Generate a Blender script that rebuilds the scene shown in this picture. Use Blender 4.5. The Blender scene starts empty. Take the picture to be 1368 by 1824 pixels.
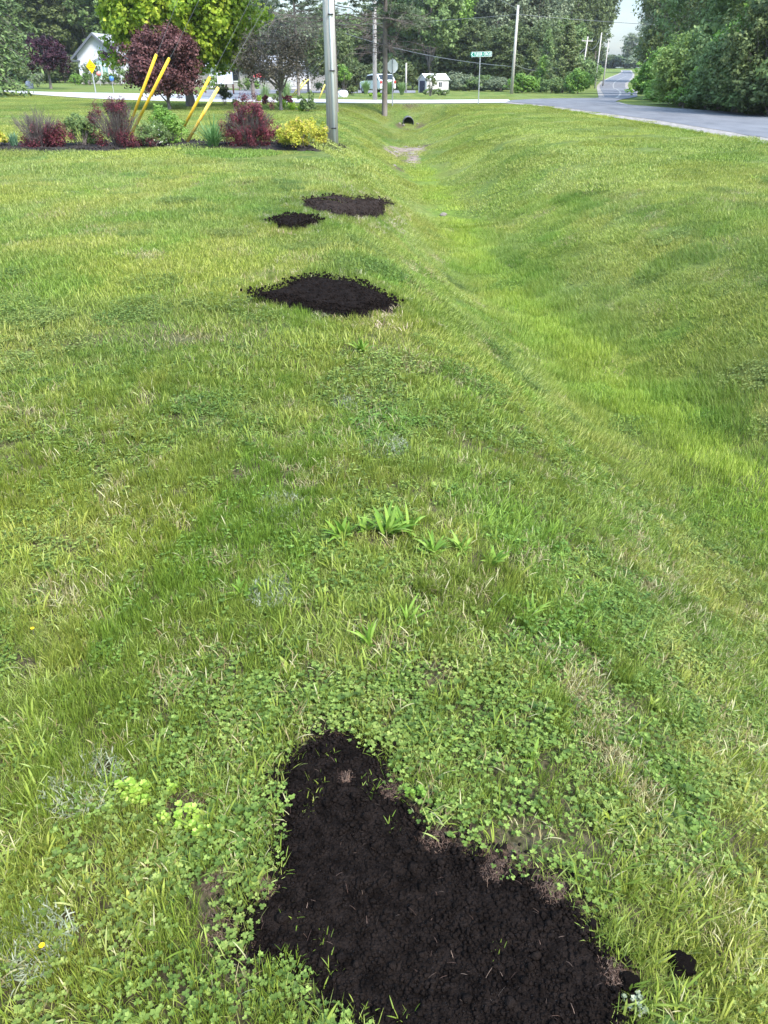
import bpy, math, random
import numpy as np
from math import radians as R
from mathutils import Vector

# ------------------------------------------------------------------ camera, sky, sun, exposure
SC = bpy.context.scene
COL = SC.collection
CAM_H, PITCH, FPX = 1.6, R(30.8), 1317.0
cd = bpy.data.cameras.new('camera'); cam = bpy.data.objects.new('camera', cd); COL.objects.link(cam)
cd.sensor_fit = 'VERTICAL'; cd.sensor_height = 36.0; cd.lens = 36.0*FPX/1824.0
cd.clip_start = 0.05; cd.clip_end = 6000
cam.location = (0, 0, CAM_H); cam.rotation_euler = (R(90)-PITCH, 0, 0)
SC.camera = cam
SC.view_settings.view_transform = 'Standard'; SC.view_settings.look = 'None'
SC.view_settings.exposure = 1.27; SC.view_settings.gamma = 1
SUN_EL, SUN_AZ = 50.0, 140.0          # azimuth clockwise from +Y: light comes from the right, a little behind
W = bpy.data.worlds.new('World'); SC.world = W; W.use_nodes = True
nt = W.node_tree; bg = nt.nodes['Background']
sky = nt.nodes.new('ShaderNodeTexSky'); sky.sky_type = 'NISHITA'; sky.sun_disc = False
sky.sun_elevation = R(SUN_EL); sky.sun_rotation = R(SUN_AZ)
sky.air_density = 1.0; sky.dust_density = 2.0
tcw = nt.nodes.new('ShaderNodeTexCoord'); mpw = nt.nodes.new('ShaderNodeMapping'); mpw.inputs['Scale'].default_value = (1, 1, 2.6)
nzw = nt.nodes.new('ShaderNodeTexNoise'); nzw.inputs['Scale'].default_value = 2.6; nzw.inputs['Detail'].default_value = 7
rpw = nt.nodes.new('ShaderNodeValToRGB'); rpw.color_ramp.elements[0].position = 0.34; rpw.color_ramp.elements[1].position = 0.6
mxw = nt.nodes.new('ShaderNodeMix'); mxw.data_type = 'RGBA'; mxw.inputs['B'].default_value = (1.15, 1.8, 2.5, 1)
nt.links.new(tcw.outputs['Generated'], mpw.inputs['Vector']); nt.links.new(mpw.outputs[0], nzw.inputs['Vector'])
nt.links.new(nzw.outputs[0], rpw.inputs[0]); nt.links.new(rpw.outputs[0], mxw.inputs['Factor'])
nt.links.new(sky.outputs[0], mxw.inputs['A']); # an overcast sky is brightest overhead
sxw = nt.nodes.new('ShaderNodeSeparateXYZ'); nt.links.new(tcw.outputs['Generated'], sxw.inputs[0])
mrw = nt.nodes.new('ShaderNodeMapRange'); mrw.inputs['From Min'].default_value = .1; mrw.inputs['From Max'].default_value = 1; mrw.inputs['To Min'].default_value = 1.0; mrw.inputs['To Max'].default_value = 3.6
nt.links.new(sxw.outputs[2], mrw.inputs['Value']); mlw = nt.nodes.new('ShaderNodeVectorMath'); mlw.operation = 'SCALE'
nt.links.new(mxw.outputs['Result'], mlw.inputs[0]); nt.links.new(mrw.outputs[0], mlw.inputs['Scale']); nt.links.new(mlw.outputs[0], bg.inputs[0])
bg.inputs[1].default_value = 0.15
sd = bpy.data.lights.new('sun', 'SUN'); so = bpy.data.objects.new('sun', sd); COL.objects.link(so)
sd.energy = 2.9; sd.angle = R(14); sd.color = (1, 0.95, 0.86)
so.rotation_euler = (R(90-SUN_EL), 0, R(180-SUN_AZ)) 
_d = Vector((math.sin(R(SUN_AZ))*math.cos(R(SUN_EL)), math.cos(R(SUN_AZ))*math.cos(R(SUN_EL)), math.sin(R(SUN_EL))))
so.rotation_euler = _d.to_track_quat('Z', 'Y').to_euler()
so.location = (20, -20, 40)

# ------------------------------------------------------------------ terrain function
def sst(a, b, x):
    t = np.clip((np.asarray(x, float)-a)/(b-a), 0, 1); return t*t*(3-2*t)
def _h(i, j, s):
    n = (i*374761393 + j*668265263 + s*1442695041) & 0x7fffffff
    n = ((n ^ (n >> 13))*1274126177) & 0x7fffffff
    return ((n ^ (n >> 16)) & 0xffff)/65535.0
def vn(x, y, s=0):
    x = np.asarray(x, float); y = np.asarray(y, float)
    xi = np.floor(x).astype(np.int64); yi = np.floor(y).astype(np.int64)
    fx = x-xi; fy = y-yi; fx = fx*fx*(3-2*fx); fy = fy*fy*(3-2*fy)
    a = _h(xi, yi, s)*(1-fx)+_h(xi+1, yi, s)*fx; b = _h(xi, yi+1, s)*(1-fx)+_h(xi+1, yi+1, s)*fx
    return a*(1-fy)+b*fy
def fbm(x, y, s=0, o=3):
    r = 0; a = 0.5; t = 0
    for k in range(o):
        r = r+a*vn(x*2**k, y*2**k, s+k*17); t += a; a *= .5
    return r/t
_cy = [-10, 0, 4.7, 8.8, 12.5, 21, 29, 44, 60]; _cx = [3.6, 3.1, 2.75, 2.05, 1.6, 1.3, 1.1, 1.4, 1.4]
def ditch_c(y): return np.interp(y, _cy, _cx)
def road_l(y): return np.interp(y, [-30, 0, 22, 29, 43, 47, 50], [12.5, 11.2, 10.4, 10.0, 9.0, 8.3, 7.5])
def base_z(x, y):
    right = np.interp(y, [-50, 45, 120, 140, 170, 210, 250, 290, 400, 3000], [0, 0, -.62, -.85, -.3, .5, 1.3, 2.1, 3, 3])
    left = np.interp(y, [-50, 60, 110, 200, 3000], [0, 0, .25, .8, 3])
    s = sst(-34, -6, x)
    return left*(1-s)+right*s
def G(x, y):
    x = np.asarray(x, float); y = np.asarray(y, float)
    z = base_z(x, y)
    c = ditch_c(y); wl = np.interp(y, [0, 8, 18, 30, 42], [2.9, 2.7, 2.6, 3.1, 4.6]); wr = np.maximum(road_l(y)-.5-c, 3)
    dl = sst(0, 1, (x-(c-wl))/(wl-.2)); 
    u = np.clip((x-(c+.2))/(wr-.2), 0, 1); dr = 1-(1-(1-u)**1.9)*1.0
    dr = 1-sst(-.15, 1.05, u)*1.0 if False else (1-u)**1.45*(1+.45*u)
    u = (np.sqrt(u*u+.0018)-.0424)/.9585; dr = .80*(1-sst(-.10, .38, u))/(1-float(sst(-.10, .38, 0)))+.20*(1-u)**1.2
    d = np.where(x < c-.2, dl, np.where(x > c+.2, np.clip(dr, 0, 1), 1.0))
    end = 1-sst(43.7, 47.7, y)
    dep = np.interp(y, [0, 10, 30, 44], [1.1, 1.22, 1.1, 1.0])
    z = z-dep*d*end
    near = 1-sst(12, 40, y)
    z = z+(fbm(x*.8, y*.8, 5, 3)-.5)*(.10+.12*np.exp(-((x-c)/2.2)**2))*near*(1-.0)+(fbm(x*5, y*5, 9, 2)-.5)*.018*(1-sst(4, 9, y))
    return z
CP, SP = math.cos(PITCH), math.sin(PITCH)
def ray(px, py):
    u = px-684.0; v = 912.0-py
    return np.array([u, FPX*CP+v*SP, -FPX*SP+v*CP])
def gp(px, py):
    d = ray(px, py); d = d/d[1]; t0 = .1; t = .1
    while t < 900:
        t = t*1.02+.02
        if CAM_H+d[2]*t < float(G(d[0]*t, t)): break
        t0 = t
    a, b = t0, t
    for _ in range(30):
        m = (a+b)/2
        if CAM_H+d[2]*m < float(G(d[0]*m, m)): b = m
        else: a = m
    return (float(d[0]*a), float(a), float(G(d[0]*a, a)))
def at(px, D):
    "point on the ground in picture column px (at the horizon) at distance D"
    d = ray(px, 128.0); d = d/d[1]; return (float(d[0]*D), float(D), float(G(d[0]*D, D)))
def mpp(b): return (b[1]*CP+(CAM_H-b[2])*SP)/FPX       # metres per pixel, sideways
def hgt(px, py, b):
    d = ray(px, py); d = d/d[1]; return CAM_H+d[2]*b[1]-b[2]

# ------------------------------------------------------------------ mesh helpers
def link(o, parent=None):
    COL.objects.link(o)
    if parent is not None: o.parent = parent
    return o
def tag(o, label=None, cat=None, group=None, kind=None):
    if label: o['label'] = label
    if cat: o['category'] = cat
    if group: o['group'] = group
    if kind: o['kind'] = kind
    return o
def empty(name, loc, rz=0): 
    o = bpy.data.objects.new(name, None); o.location = loc; o.rotation_euler = (0, 0, rz); o.empty_display_size = .2; return link(o)
def quads(name, V, F, mat, tint=None, smooth=False):
    V = np.asarray(V, np.float32).reshape(-1, 3); F = np.asarray(F, np.int32).reshape(-1, 4)
    me = bpy.data.meshes.new(name); me.vertices.add(len(V)); me.vertices.foreach_set('co', V.ravel())
    me.loops.add(F.size); me.loops.foreach_set('vertex_index', F.ravel())
    me.polygons.add(len(F)); me.polygons.foreach_set('loop_start', np.arange(0, F.size, 4, dtype=np.int32))
    if smooth: me.polygons.foreach_set('use_smooth', np.ones(len(F), bool))
    if tint is not None:
        a = me.attributes.new('tint', 'FLOAT', 'POINT'); a.data.foreach_set('value', np.asarray(tint, np.float32))
    me.update(calc_edges=True)
    if mat: me.materials.append(mat)
    return me
def obj(name, me, parent=None, loc=None):
    o = bpy.data.objects.new(name, me)
    if loc is not None: o.location = loc
    return link(o, parent)
class MB:
    "collects simple solids into one mesh"
    def __init__(s): s.v = []; s.f = []
    def add(s, v, f):
        n = len(s.v); s.v += [tuple(map(float, p)) for p in v]; s.f += [tuple(i+n for i in q) for q in f]; return s
    def box(s, x0, y0, z0, x1, y1, z1):
        v = [(x, y, z) for z in (z0, z1) for x, y in ((x0, y0), (x1, y0), (x1, y1), (x0, y1))]
        return s.add(v, [(3, 2, 1, 0), (4, 5, 6, 7), (0, 1, 5, 4), (1, 2, 6, 5), (2, 3, 7, 6), (3, 0, 4, 7)])
    def prism(s, poly, axis, a, b):
        "poly in the plane across axis ('x': (y,z), 'y': (x,z), 'z': (x,y)) from a to b"
        n = len(poly)
        def P(p, t): return {'x': (t, p[0], p[1]), 'y': (p[0], t, p[1]), 'z': (p[0], p[1], t)}[axis]
        v = [P(p, a) for p in poly]+[P(p, b) for p in poly]
        f = [tuple(range(n))[::-1], tuple(range(n, 2*n))]+[(i, (i+1) % n, n+(i+1) % n, n+i) for i in range(n)]
        return s.add(v, f)
    def tube(s, pts, rad, n=8, caps=True):
        V, F = tube_np([(pts, rad)], n); s.add(V, F.tolist())
        if caps:
            k = len(s.v)-len(V); s.f.append(tuple(range(k+n-1, k-1, -1))); s.f.append(tuple(range(k+len(V)-n, k+len(V))))
        return s
    def build(s, name, mat, parent=None, loc=None, smooth=False, bevel=0):
        me = bpy.data.meshes.new(name); me.from_pydata(s.v, [], s.f); me.update(); me.materials.append(mat)
        if smooth:
            me.polygons.foreach_set('use_smooth', np.ones(len(me.polygons), bool))
        o = obj(name, me, parent, loc)
        if bevel:
            m = o.modifiers.new('bevel', 'BEVEL'); m.width = bevel; m.segments = 2; m.limit_method = 'ANGLE'
        return o
def tube_np(lst, n=6):
    Vs = []; Fs = []; off = 0
    ang = np.arange(n)*2*np.pi/n
    for pts, rad in lst:
        P = np.asarray(pts, float); k = len(P); r = np.broadcast_to(np.asarray(rad, float), (k,))
        T = np.gradient(P, axis=0); T /= np.linalg.norm(T, axis=1)[:, None]+1e-9
        ref = np.array([0, 0, 1.]) if abs(T[0][2]) < .9 else np.array([1., 0, 0])
        A = np.cross(T, ref); A /= np.linalg.norm(A, axis=1)[:, None]+1e-9; B = np.cross(T, A)
        V = P[:, None, :]+r[:, None, None]*(np.cos(ang)[None, :, None]*A[:, None, :]+np.sin(ang)[None, :, None]*B[:, None, :])
        Vs.append(V.reshape(-1, 3))
        i = np.arange(k-1)[:, None]*n; j = np.arange(n)[None, :]; j2 = (j+1) % n
        F = np.stack([i+j, i+j2, i+n+j2, i+n+j], -1).reshape(-1, 4)+off
        Fs.append(F); off += k*n
    return np.concatenate(Vs), np.concatenate(Fs)

# ------------------------------------------------------------------ materials
def mat(name, col, rough=.8, spec=.3, metal=0, noise=None, bump=None, alpha=None):
    m = bpy.data.materials.new(name); m.use_nodes = True; t = m.node_tree; b = t.nodes['Principled BSDF']
    b.inputs['Base Color'].default_value = (*col, 1); b.inputs['Roughness'].default_value = rough
    b.inputs['Specular IOR Level'].default_value = spec; b.inputs['Metallic'].default_value = metal
    tc = t.nodes.new('ShaderNodeTexCoord')
    if noise:
        scale, col2, stretch = noise
        mp = t.nodes.new('ShaderNodeMapping'); mp.inputs['Scale'].default_value = stretch
        nz = t.nodes.new('ShaderNodeTexNoise'); nz.inputs['Scale'].default_value = scale; nz.inputs['Detail'].default_value = 8; nz.inputs['Roughness'].default_value = .65
        rp = t.nodes.new('ShaderNodeValToRGB'); rp.color_ramp.elements[0].position = .35; rp.color_ramp.elements[1].position = .68
        rp.color_ramp.elements[0].color = (*col, 1); rp.color_ramp.elements[1].color = (*col2, 1)
        t.links.new(tc.outputs['Object'], mp.inputs[0]); t.links.new(mp.outputs[0], nz.inputs['Vector']); t.links.new(nz.outputs[0], rp.inputs[0]); t.links.new(rp.outputs[0], b.inputs['Base Color'])
    if bump:
        scale, strength, stretch = bump
        mp = t.nodes.new('ShaderNodeMapping'); mp.inputs['Scale'].default_value = stretch
        nz = t.nodes.new('ShaderNodeTexNoise'); nz.inputs['Scale'].default_value = scale; nz.inputs['Detail'].default_value = 6
        bp = t.nodes.new('ShaderNodeBump'); bp.inputs['Strength'].default_value = strength; bp.inputs['Distance'].default_value = .02
        t.links.new(tc.outputs['Object'], mp.inputs[0]); t.links.new(mp.outputs[0], nz.inputs['Vector']); t.links.new(nz.outputs[0], bp.inputs['Height']); t.links.new(bp.outputs[0], b.inputs['Normal'])
    return m
def leaf_mat(name, cols, trans=.3, rough=.55, spec=.25, inst=False):
    m = bpy.data.materials.new(name); m.use_nodes = True; t = m.node_tree; b = t.nodes['Principled BSDF']; out = t.nodes['Material Output']
    a = t.nodes.new('ShaderNodeAttribute'); a.attribute_name = 'tint'
    rp = t.nodes.new('ShaderNodeValToRGB'); e = rp.color_ramp.elements
    while len(e) < len(cols): e.new(.5)
    for i, c in enumerate(cols): e[i].position = i/(len(cols)-1); e[i].color = (*c, 1)
    t.links.new(a.outputs['Fac'], rp.inputs[0]); c = rp.outputs[0]
    if inst:
        ia = t.nodes.new('ShaderNodeAttribute'); ia.attribute_type = 'INSTANCER'; ia.attribute_name = 'icol'
        mx = t.nodes.new('ShaderNodeMix'); mx.data_type = 'RGBA'; mx.blend_type = 'MULTIPLY'; mx.inputs['Factor'].default_value = 1
        t.links.new(c, mx.inputs['A']); t.links.new(ia.outputs['Color'], mx.inputs['B']); c = mx.outputs['Result']
    t.links.new(c, b.inputs['Base Color']); b.inputs['Roughness'].default_value = rough; b.inputs['Specular IOR Level'].default_value = spec
    tr = t.nodes.new('ShaderNodeBsdfTranslucent'); ms = t.nodes.new('ShaderNodeMixShader'); ms.inputs[0].default_value = trans
    t.links.new(c, tr.inputs['Color']); t.links.new(b.outputs[0], ms.inputs[1]); t.links.new(tr.outputs[0], ms.inputs[2]); t.links.new(ms.outputs[0], out.inputs['Surface'])
    return m
M = {
 'bark': mat('bark', (.16, .135, .12), .9, .1, noise=(6, (.29, .255, .225), (1, 1, .25)), bump=(18, .6, (1, 1, .2))),
 'pinebark': mat('pine_bark', (.15, .125, .11), .9, .1, noise=(5, (.27, .24, .22), (1, 1, .3)), bump=(14, .6, (1, 1, .3))),
 'deadwood': mat('dead_wood', (.12, .10, .092), .9, .1, noise=(3, (.2, .17, .16), (1, 1, 1))),
 'stem': mat('stem', (.10, .085, .08), .9, .1, noise=(8, (.18, .155, .145), (1, 1, 1))),
 'pole': mat('weathered_wood', (.44, .41, .385), .95, .05, noise=(2.6, (.74, .70, .665), (11, 11, .3)), bump=(7, .5, (10, 10, .5))),
 'palepole': mat('pale_wood', (.36, .335, .31), .9, .1, noise=(3, (.5, .475, .45), (4, 4, .3))),
 'pvc': mat('pvc', (.74, .76, .78), .35, .4, noise=(3, (.84, .85, .87), (1, 1, .3))),
 'black': mat('black_metal', (.02, .02, .022), .5, .4),
 'wire': mat('wire', (.16, .17, .17), .7, .2),
 'steel': mat('galvanised_steel', (.36, .38, .39), .5, .4, .5, noise=(20, (.46, .48, .5), (1, 1, 1))),
 'yellow': mat('yellow_plastic', (.74, .50, .03), .5, .3, noise=(3.2, (.62, .36, .03), (1, 1, .6))),
 'fadeyellow': mat('faded_yellow', (.62, .55, .14), .6, .3, noise=(2, (.7, .58, .1), (1, 1, 1))),
 'oldyellow': mat('worn_yellow', (.78, .44, .03), .5, .3, noise=(3.5, (.85, .66, .2), (3, 3, .35))),
 'asphalt': mat('asphalt', (.11, .112, .122), .92, .15, noise=(1.1, (.165, .167, .178), (1, .35, 1)), bump=(160, .35, (1, 1, 1))),
 'paleroad': mat('pale_paving', (.34, .325, .31), .95, .1, noise=(.7, (.44, .425, .41), (1, 1, 1)), bump=(80, .4, (1, 1, 1))),  # pale mottled paving of the side street
 'driveway': mat('driveway_paving', (.15, .15, .16), .95, .1, noise=(.8, (.2, .2, .21), (1, 1, 1))),
 'gravel': mat('gravel', (.15, .135, .12), .95, .1, noise=(5, (.36, .33, .305), (1, 1, 1)), bump=(60, .8, (1, 1, 1))),
 'paint': mat('worn_paint', (.16, .16, .16), .8, .2, noise=(2.5, (.30, .295, .28), (1, 1, 1))),
 'soil': mat('black_soil', (.005, .0037, .0033), 1.0, .04, noise=(24, (.018, .0132, .0112), (1, 1, 1)), bump=(160, .8, (1, 1, 1))),
 'drysoil': mat('mixed_soil', (.008, .006, .0055), 1.0, .05, noise=(14, (.045, .032, .026), (1, 1, 1)), bump=(120, .8, (1, 1, 1))),
 'mulch': mat('mulch', (.016, .014, .014), 1.0, .05, noise=(30, (.06, .052, .048), (1, 1, 1)), bump=(60, .9, (1, 1, 1))),
 'rock': mat('pale_rock', (.14, .12, .10), .9, .2, noise=(6, (.27, .24, .205), (1, 1, 1)), bump=(12, .5, (1, 1, 1))),
 'wash': mat('washed_gravel', (.11, .085, .06), .95, .1, noise=(4, (.30, .24, .20), (1, 1, 1)), bump=(14, .8, (1, 1, 1))),
 'boulder': mat('grey_boulder', (.17, .19, .22), .9, .2, noise=(6, (.32, .34, .38), (1, 1, 1)), bump=(8, .5, (1, 1, 1))),
 'whiterock': mat('white_rock', (.6, .6, .6), .8, .2, noise=(4, (.82, .82, .82), (1, 1, 1)), bump=(6, .5, (1, 1, 1))),
 'steelpipe': mat('corrugated_pipe', (.06, .062, .065), .7, .3, .1, noise=(12, (.14, .145, .15), (1, 1, 1))),
 'white': mat('white_paint', (.78, .78, .8), .4, .4), 'whitewall': mat('white_siding', (.46, .44, .43), .7, .2, noise=(2, (.54, .52, .51), (1, 1, 1))),
 'stucco': mat('stucco', (.5, .51, .57), .85, .1, noise=(5, (.57, .58, .63), (1, 1, 1))),
 'trim': mat('grey_trim', (.22, .25, .29), .6, .3), 'darktrim': mat('dark_trim', (.10, .11, .13), .7, .2),
 'roof': mat('shingles', (.24, .24, .26), .9, .1, noise=(9, (.34, .34, .36), (1, 1, 3))),
 'whiteroof': mat('white_roof', (.6, .6, .6), .6, .2, noise=(4, (.7, .7, .7), (1, 1, 1))),
 'stone': mat('stone_veneer', (.2, .19, .18), .9, .1, noise=(5, (.42, .4, .37), (1, 1, 2.2)), bump=(5, .8, (1, 1, 2))),
 'glass': mat('window_glass', (.16, .26, .26), .12, .6, noise=(1.5, (.4, .55, .55), (1, 1, .6))),
 'darkglass': mat('tinted_glass', (.02, .025, .03), .25, .25),
 'navy': mat('dark_blue_door', (.03, .035, .06), .5, .3), 'red': mat('red_lens', (.45, .02, .02), .3, .5),
 'carpaint': mat('white_car_paint', (.72, .75, .79), .25, .5), 'rubber': mat('rubber', (.02, .02, .02), .8, .2),
 'signgreen': mat('sign_green', (.0, .23, .16), .45, .4), 'signyellow': mat('sign_yellow', (.95, .55, .0), .45, .3),
 'signmark': mat('sign_marks', (.55, .2, .01), .5, .3), 'signback': mat('sign_back', (.62, .66, .7), .4, .4, .3, noise=(7, (.74, .78, .8), (1, 1, 1))),
 'brown': mat('brown_paint', (.11, .04, .03), .7, .2), 'board': mat('notice_board', (.72, .76, .84), .5, .3, noise=(9, (.8, .83, .88), (1, 1, 1))),
 'pink': mat('pink_plastic', (.75, .22, .2), .5, .3), 'blue': mat('blue_glaze', (.05, .16, .4), .3, .5), 'crimson': mat('red_fabric', (.5, .07, .08), .8, .1),
}
L = {
 'maple': leaf_mat('maple_leaf', [(.11, .20, .02), (.26, .38, .03), (.55, .61, .07)], .42),
 'plum': leaf_mat('plum_leaf', [(.045, .02, .022), (.105, .042, .042), (.24, .12, .115)], .18),
 'plum_far': leaf_mat('plum_far_leaf', [(.018, .007, .015), (.04, .013, .025), (.085, .03, .045)], .15),
 'brownleaf': leaf_mat('bronze_leaf', [(.06, .05, .038), (.12, .10, .07), (.19, .165, .11)], .15),
 'dark': leaf_mat('dark_leaf', [(.06, .085, .034), (.115, .155, .056), (.195, .24, .092)], .33),
 'mid': leaf_mat('mid_leaf', [(.085, .135, .045), (.155, .23, .075), (.26, .35, .125)], .28),
 'grey': leaf_mat('grey_leaf', [(.11, .145, .08), (.19, .23, .13), (.31, .35, .22)], .28),
 'olive': leaf_mat('olive_leaf', [(.06, .08, .026), (.12, .155, .05), (.2, .245, .085)], .22),
 'pale': leaf_mat('pale_leaf', [(.14, .21, .05), (.26, .36, .09), (.42, .51, .18)], .34),
 'bright': leaf_mat('bright_leaf', [(.09, .19, .03), (.17, .31, .05), (.30, .44, .10)], .32),
 'conifer': leaf_mat('conifer_needle', [(.035, .06, .024), (.07, .115, .04), (.18, .27, .08)], .15),
 'pine': leaf_mat('pine_needle', [(.06, .085, .05), (.10, .14, .075), (.16, .20, .11)], .15),
 'barberry': leaf_mat('barberry_leaf', [(.04, .012, .018), (.12, .024, .034), (.36, .09, .11)], .2),
 'barberry_dark': leaf_mat('barberry_dark_leaf', [(.04, .012, .018), (.10, .022, .032), (.30, .065, .08)], .2),
 'spirea': leaf_mat('spirea_leaf', [(.10, .17, .02), (.34, .38, .04), (.60, .54, .07), (.50, .30, .20)], .3),
 'lily': leaf_mat('lily_leaf', [(.05, .13, .03), (.11, .23, .07), (.2, .34, .13)], .25),
 'iris': leaf_mat('iris_leaf', [(.06, .14, .07), (.12, .23, .13), (.2, .33, .2)], .2),
 'hosta': leaf_mat('hosta_leaf', [(.16, .33, .03), (.32, .5, .05), (.5, .64, .12)], .3),
 'white_flower': leaf_mat('petal', [(.6, .62, .5), (.8, .8, .72)], .2),
 'reed': leaf_mat('reed_leaf', [(.12, .22, .06), (.2, .32, .11), (.32, .42, .2)], .25),
 'grass': leaf_mat('grass_blade', [(.068, .106, .014), (.142, .204, .024), (.232, .294, .044), (.33, .38, .11)], .34, inst=True),
 'drygrass': leaf_mat('dry_blade', [(.20, .15, .075), (.34, .28, .16), (.50, .47, .31)], .25, inst=True),
 'rootmat': leaf_mat('torn_root', [(.055, .03, .022), (.12, .07, .05), (.26, .18, .13)], .1),
 'clover': leaf_mat('clover_leaf', [(.055, .10, .016), (.125, .195, .032), (.24, .32, .07)], .3, inst=True),
 'weed': leaf_mat('weed_leaf', [(.10, .19, .022), (.17, .29, .036), (.27, .39, .07)], .32),
 'lime': leaf_mat('lime_leaf', [(.17, .29, .03), (.27, .40, .05), (.42, .51, .11)], .3),
 'silver': leaf_mat('silver_leaf', [(.12, .15, .08), (.22, .25, .15), (.36, .38, .27)], .2),
}

# ------------------------------------------------------------------ ground
SOIL = {  # outlines in picture pixels, laid on the ground
 'near': [(520,1352),(545,1332),(580,1308),(640,1318),(682,1345),(690,1385),(722,1430),(745,1468),(800,1500),(850,1532),(920,1556),(960,1582),(1010,1612),(1042,1640),(1062,1690),(1092,1720),(1104,1780),(1098,1830),(1085,1905),(940,1960),(800,1950),(660,1860),(588,1800),(568,1745),(500,1712),(446,1695),(425,1640),(462,1602),(488,1560),(498,1500),(503,1440),(498,1390)],
 'mid': [(442,530),(500,522),(520,508),(560,501),(610,507),(640,512),(672,528),(700,540),(714,552),(690,556),(655,566),(625,571),(585,566),(555,560),(520,549),(480,543),(448,538)],
 'small': [(478,399),(505,391),(510,388),(540,390),(556,391),(576,399),(550,403),(538,410),(520,413),(496,407)],
 'far': [(541,357),(570,355),(625,356),(690,359),(703,366),(685,371),(684,385),(650,389),(620,391),(590,386),(560,379),(545,368)],
}
SW = {k: np.array([gp(*p)[:2] for p in v]) for k, v in SOIL.items()}
MULCH_PX = [(-160,271),(0,270),(100,271),(200,268),(290,264),(400,264),(480,266),(560,269),(600,270),(622,265),(606,258),(570,254),(400,254),(280,252),(150,255),(0,254),(-160,255)]
MW = np.array([gp(*p)[:2] for p in MULCH_PX])
def inside(poly, x, y):
    x = np.asarray(x, float); y = np.asarray(y, float); r = np.zeros(x.shape, bool); n = len(poly)
    for i in range(n):
        x0, y0 = poly[i]; x1, y1 = poly[(i+1) % n]
        if y0 == y1: continue
        c = ((y0 > y) != (y1 > y)) & (x < (x1-x0)*(y-y0)/(y1-y0)+x0); r ^= c
    return r
def edge_dist(poly, x, y):
    x = np.asarray(x, float); y = np.asarray(y, float); best = np.full(x.shape, 1e9); n = len(poly)
    for i in range(n):
        a = poly[i]; b = poly[(i+1) % n]; d = b-a; l = (d**2).sum()+1e-12
        t = np.clip(((x-a[0])*d[0]+(y-a[1])*d[1])/l, 0, 1); best = np.minimum(best, np.hypot(x-a[0]-t*d[0], y-a[1]-t*d[1]))
    return best

BARE_AT = [(1208,1722),(1208,1742),(1118,1757),(392,1572),(375,1600),(385,1655),(370,1672),(332,1438),(880,1556),(972,1588),(775,1500)]
BARE_W = [gp(*p)[:2] for p in BARE_AT]
def gcol(x, y):
    "colour of the turf: greens, yellow greens, thin and dry places"
    x = np.asarray(x, float); y = np.asarray(y, float); c = ditch_c(y)
    g = np.ones(x.shape+(3,))
    def mixc(m, col):
        m = np.clip(m, 0, 1)[..., None]; return g*(1-m)+np.array(col)*m
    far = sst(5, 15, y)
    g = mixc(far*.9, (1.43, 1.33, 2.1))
    n1 = fbm(x*.55, y*.4, 31, 3); n2 = fbm(x*1.7, y*1.1, 57, 3); n3 = fbm(x*6, y*4, 77, 2)
    g = mixc(sst(.5, .72, n1)*.7, (1.45, 1.25, 1.2))
    g = mixc(sst(.5, .28, n1)*.65, (.62, .78, .75))
    g = mixc(sst(.56, .72, n2)*.75, (1.45, 1.2, 1.5))          # dry, straw
    g = mixc(sst(.44, .28, n2)*.6, (.72, 1.0, .75))
    g = mixc(sst(.58, .78, n3)*.5, (1.5, 1.2, 1.5))
    d = np.abs(x-c-.1)
    g = mixc(np.exp(-(d/.42)**2)*(1-sst(24, 34, y))*.6*sst(.25,.6,n1+.2), (1.4, 1.5, .95))   # rank growth in the ditch
    dl = np.exp(-((x-(c-1.15))/.3)**2)*sst(4.5, 7, y)*(1-sst(10, 13, y))
    g = mixc(dl*.45*sst(.3, .6, n2), (.85, .95, 1.5))            # bluish weeds on the ditch's left slope
    st = .5+.5*np.sin((x-ditch_c(y))*4.2+y*.05)
    rb = sst(.4, 1.2, x-c)*far
    g = mixc(rb*st*.5, (1.75, 1.55, 1.8))
    g = mixc(rb*sst(.5, .68, fbm(x*1.9, y*.7, 93, 3))*.6, (.8, .95, .8))
    g = mixc(rb*sst(.52, .7, fbm(x*.7, y*.25, 91, 3))*.6, (1.05, .95, .8))
    return g
def jitter_rows(a): return a
ys = np.concatenate([np.arange(-6, 0, .25), np.arange(0, 9, .07), np.arange(9, 24, .25), np.arange(24, 60, .5), 60*np.exp(np.linspace(0, 4.2, 80))])
xs = np.concatenate([-4000*np.exp(-np.linspace(0, 4.6, 40)), np.arange(-39, -5, .8), np.arange(-5, 5, .08), np.arange(5, 34, .5), 34*np.exp(np.linspace(0, 4.7, 50))])
XX, YY = np.meshgrid(xs, ys); ZZ = G(XX, YY)
MUDM = np.zeros(XX.shape)
for k, p in SW.items():
    ins = inside(p, XX, YY); ed = edge_dist(p, XX, YY)
    ZZ = np.where(ins, ZZ-np.clip(ed, 0, .1)*.15, ZZ)
nx, ny = len(xs), len(ys)
ii = (np.arange(ny-1)[:, None]*nx+np.arange(nx-1)[None, :]); F = np.stack([ii, ii+1, ii+nx+1, ii+nx], -1).reshape(-1, 4)
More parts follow.
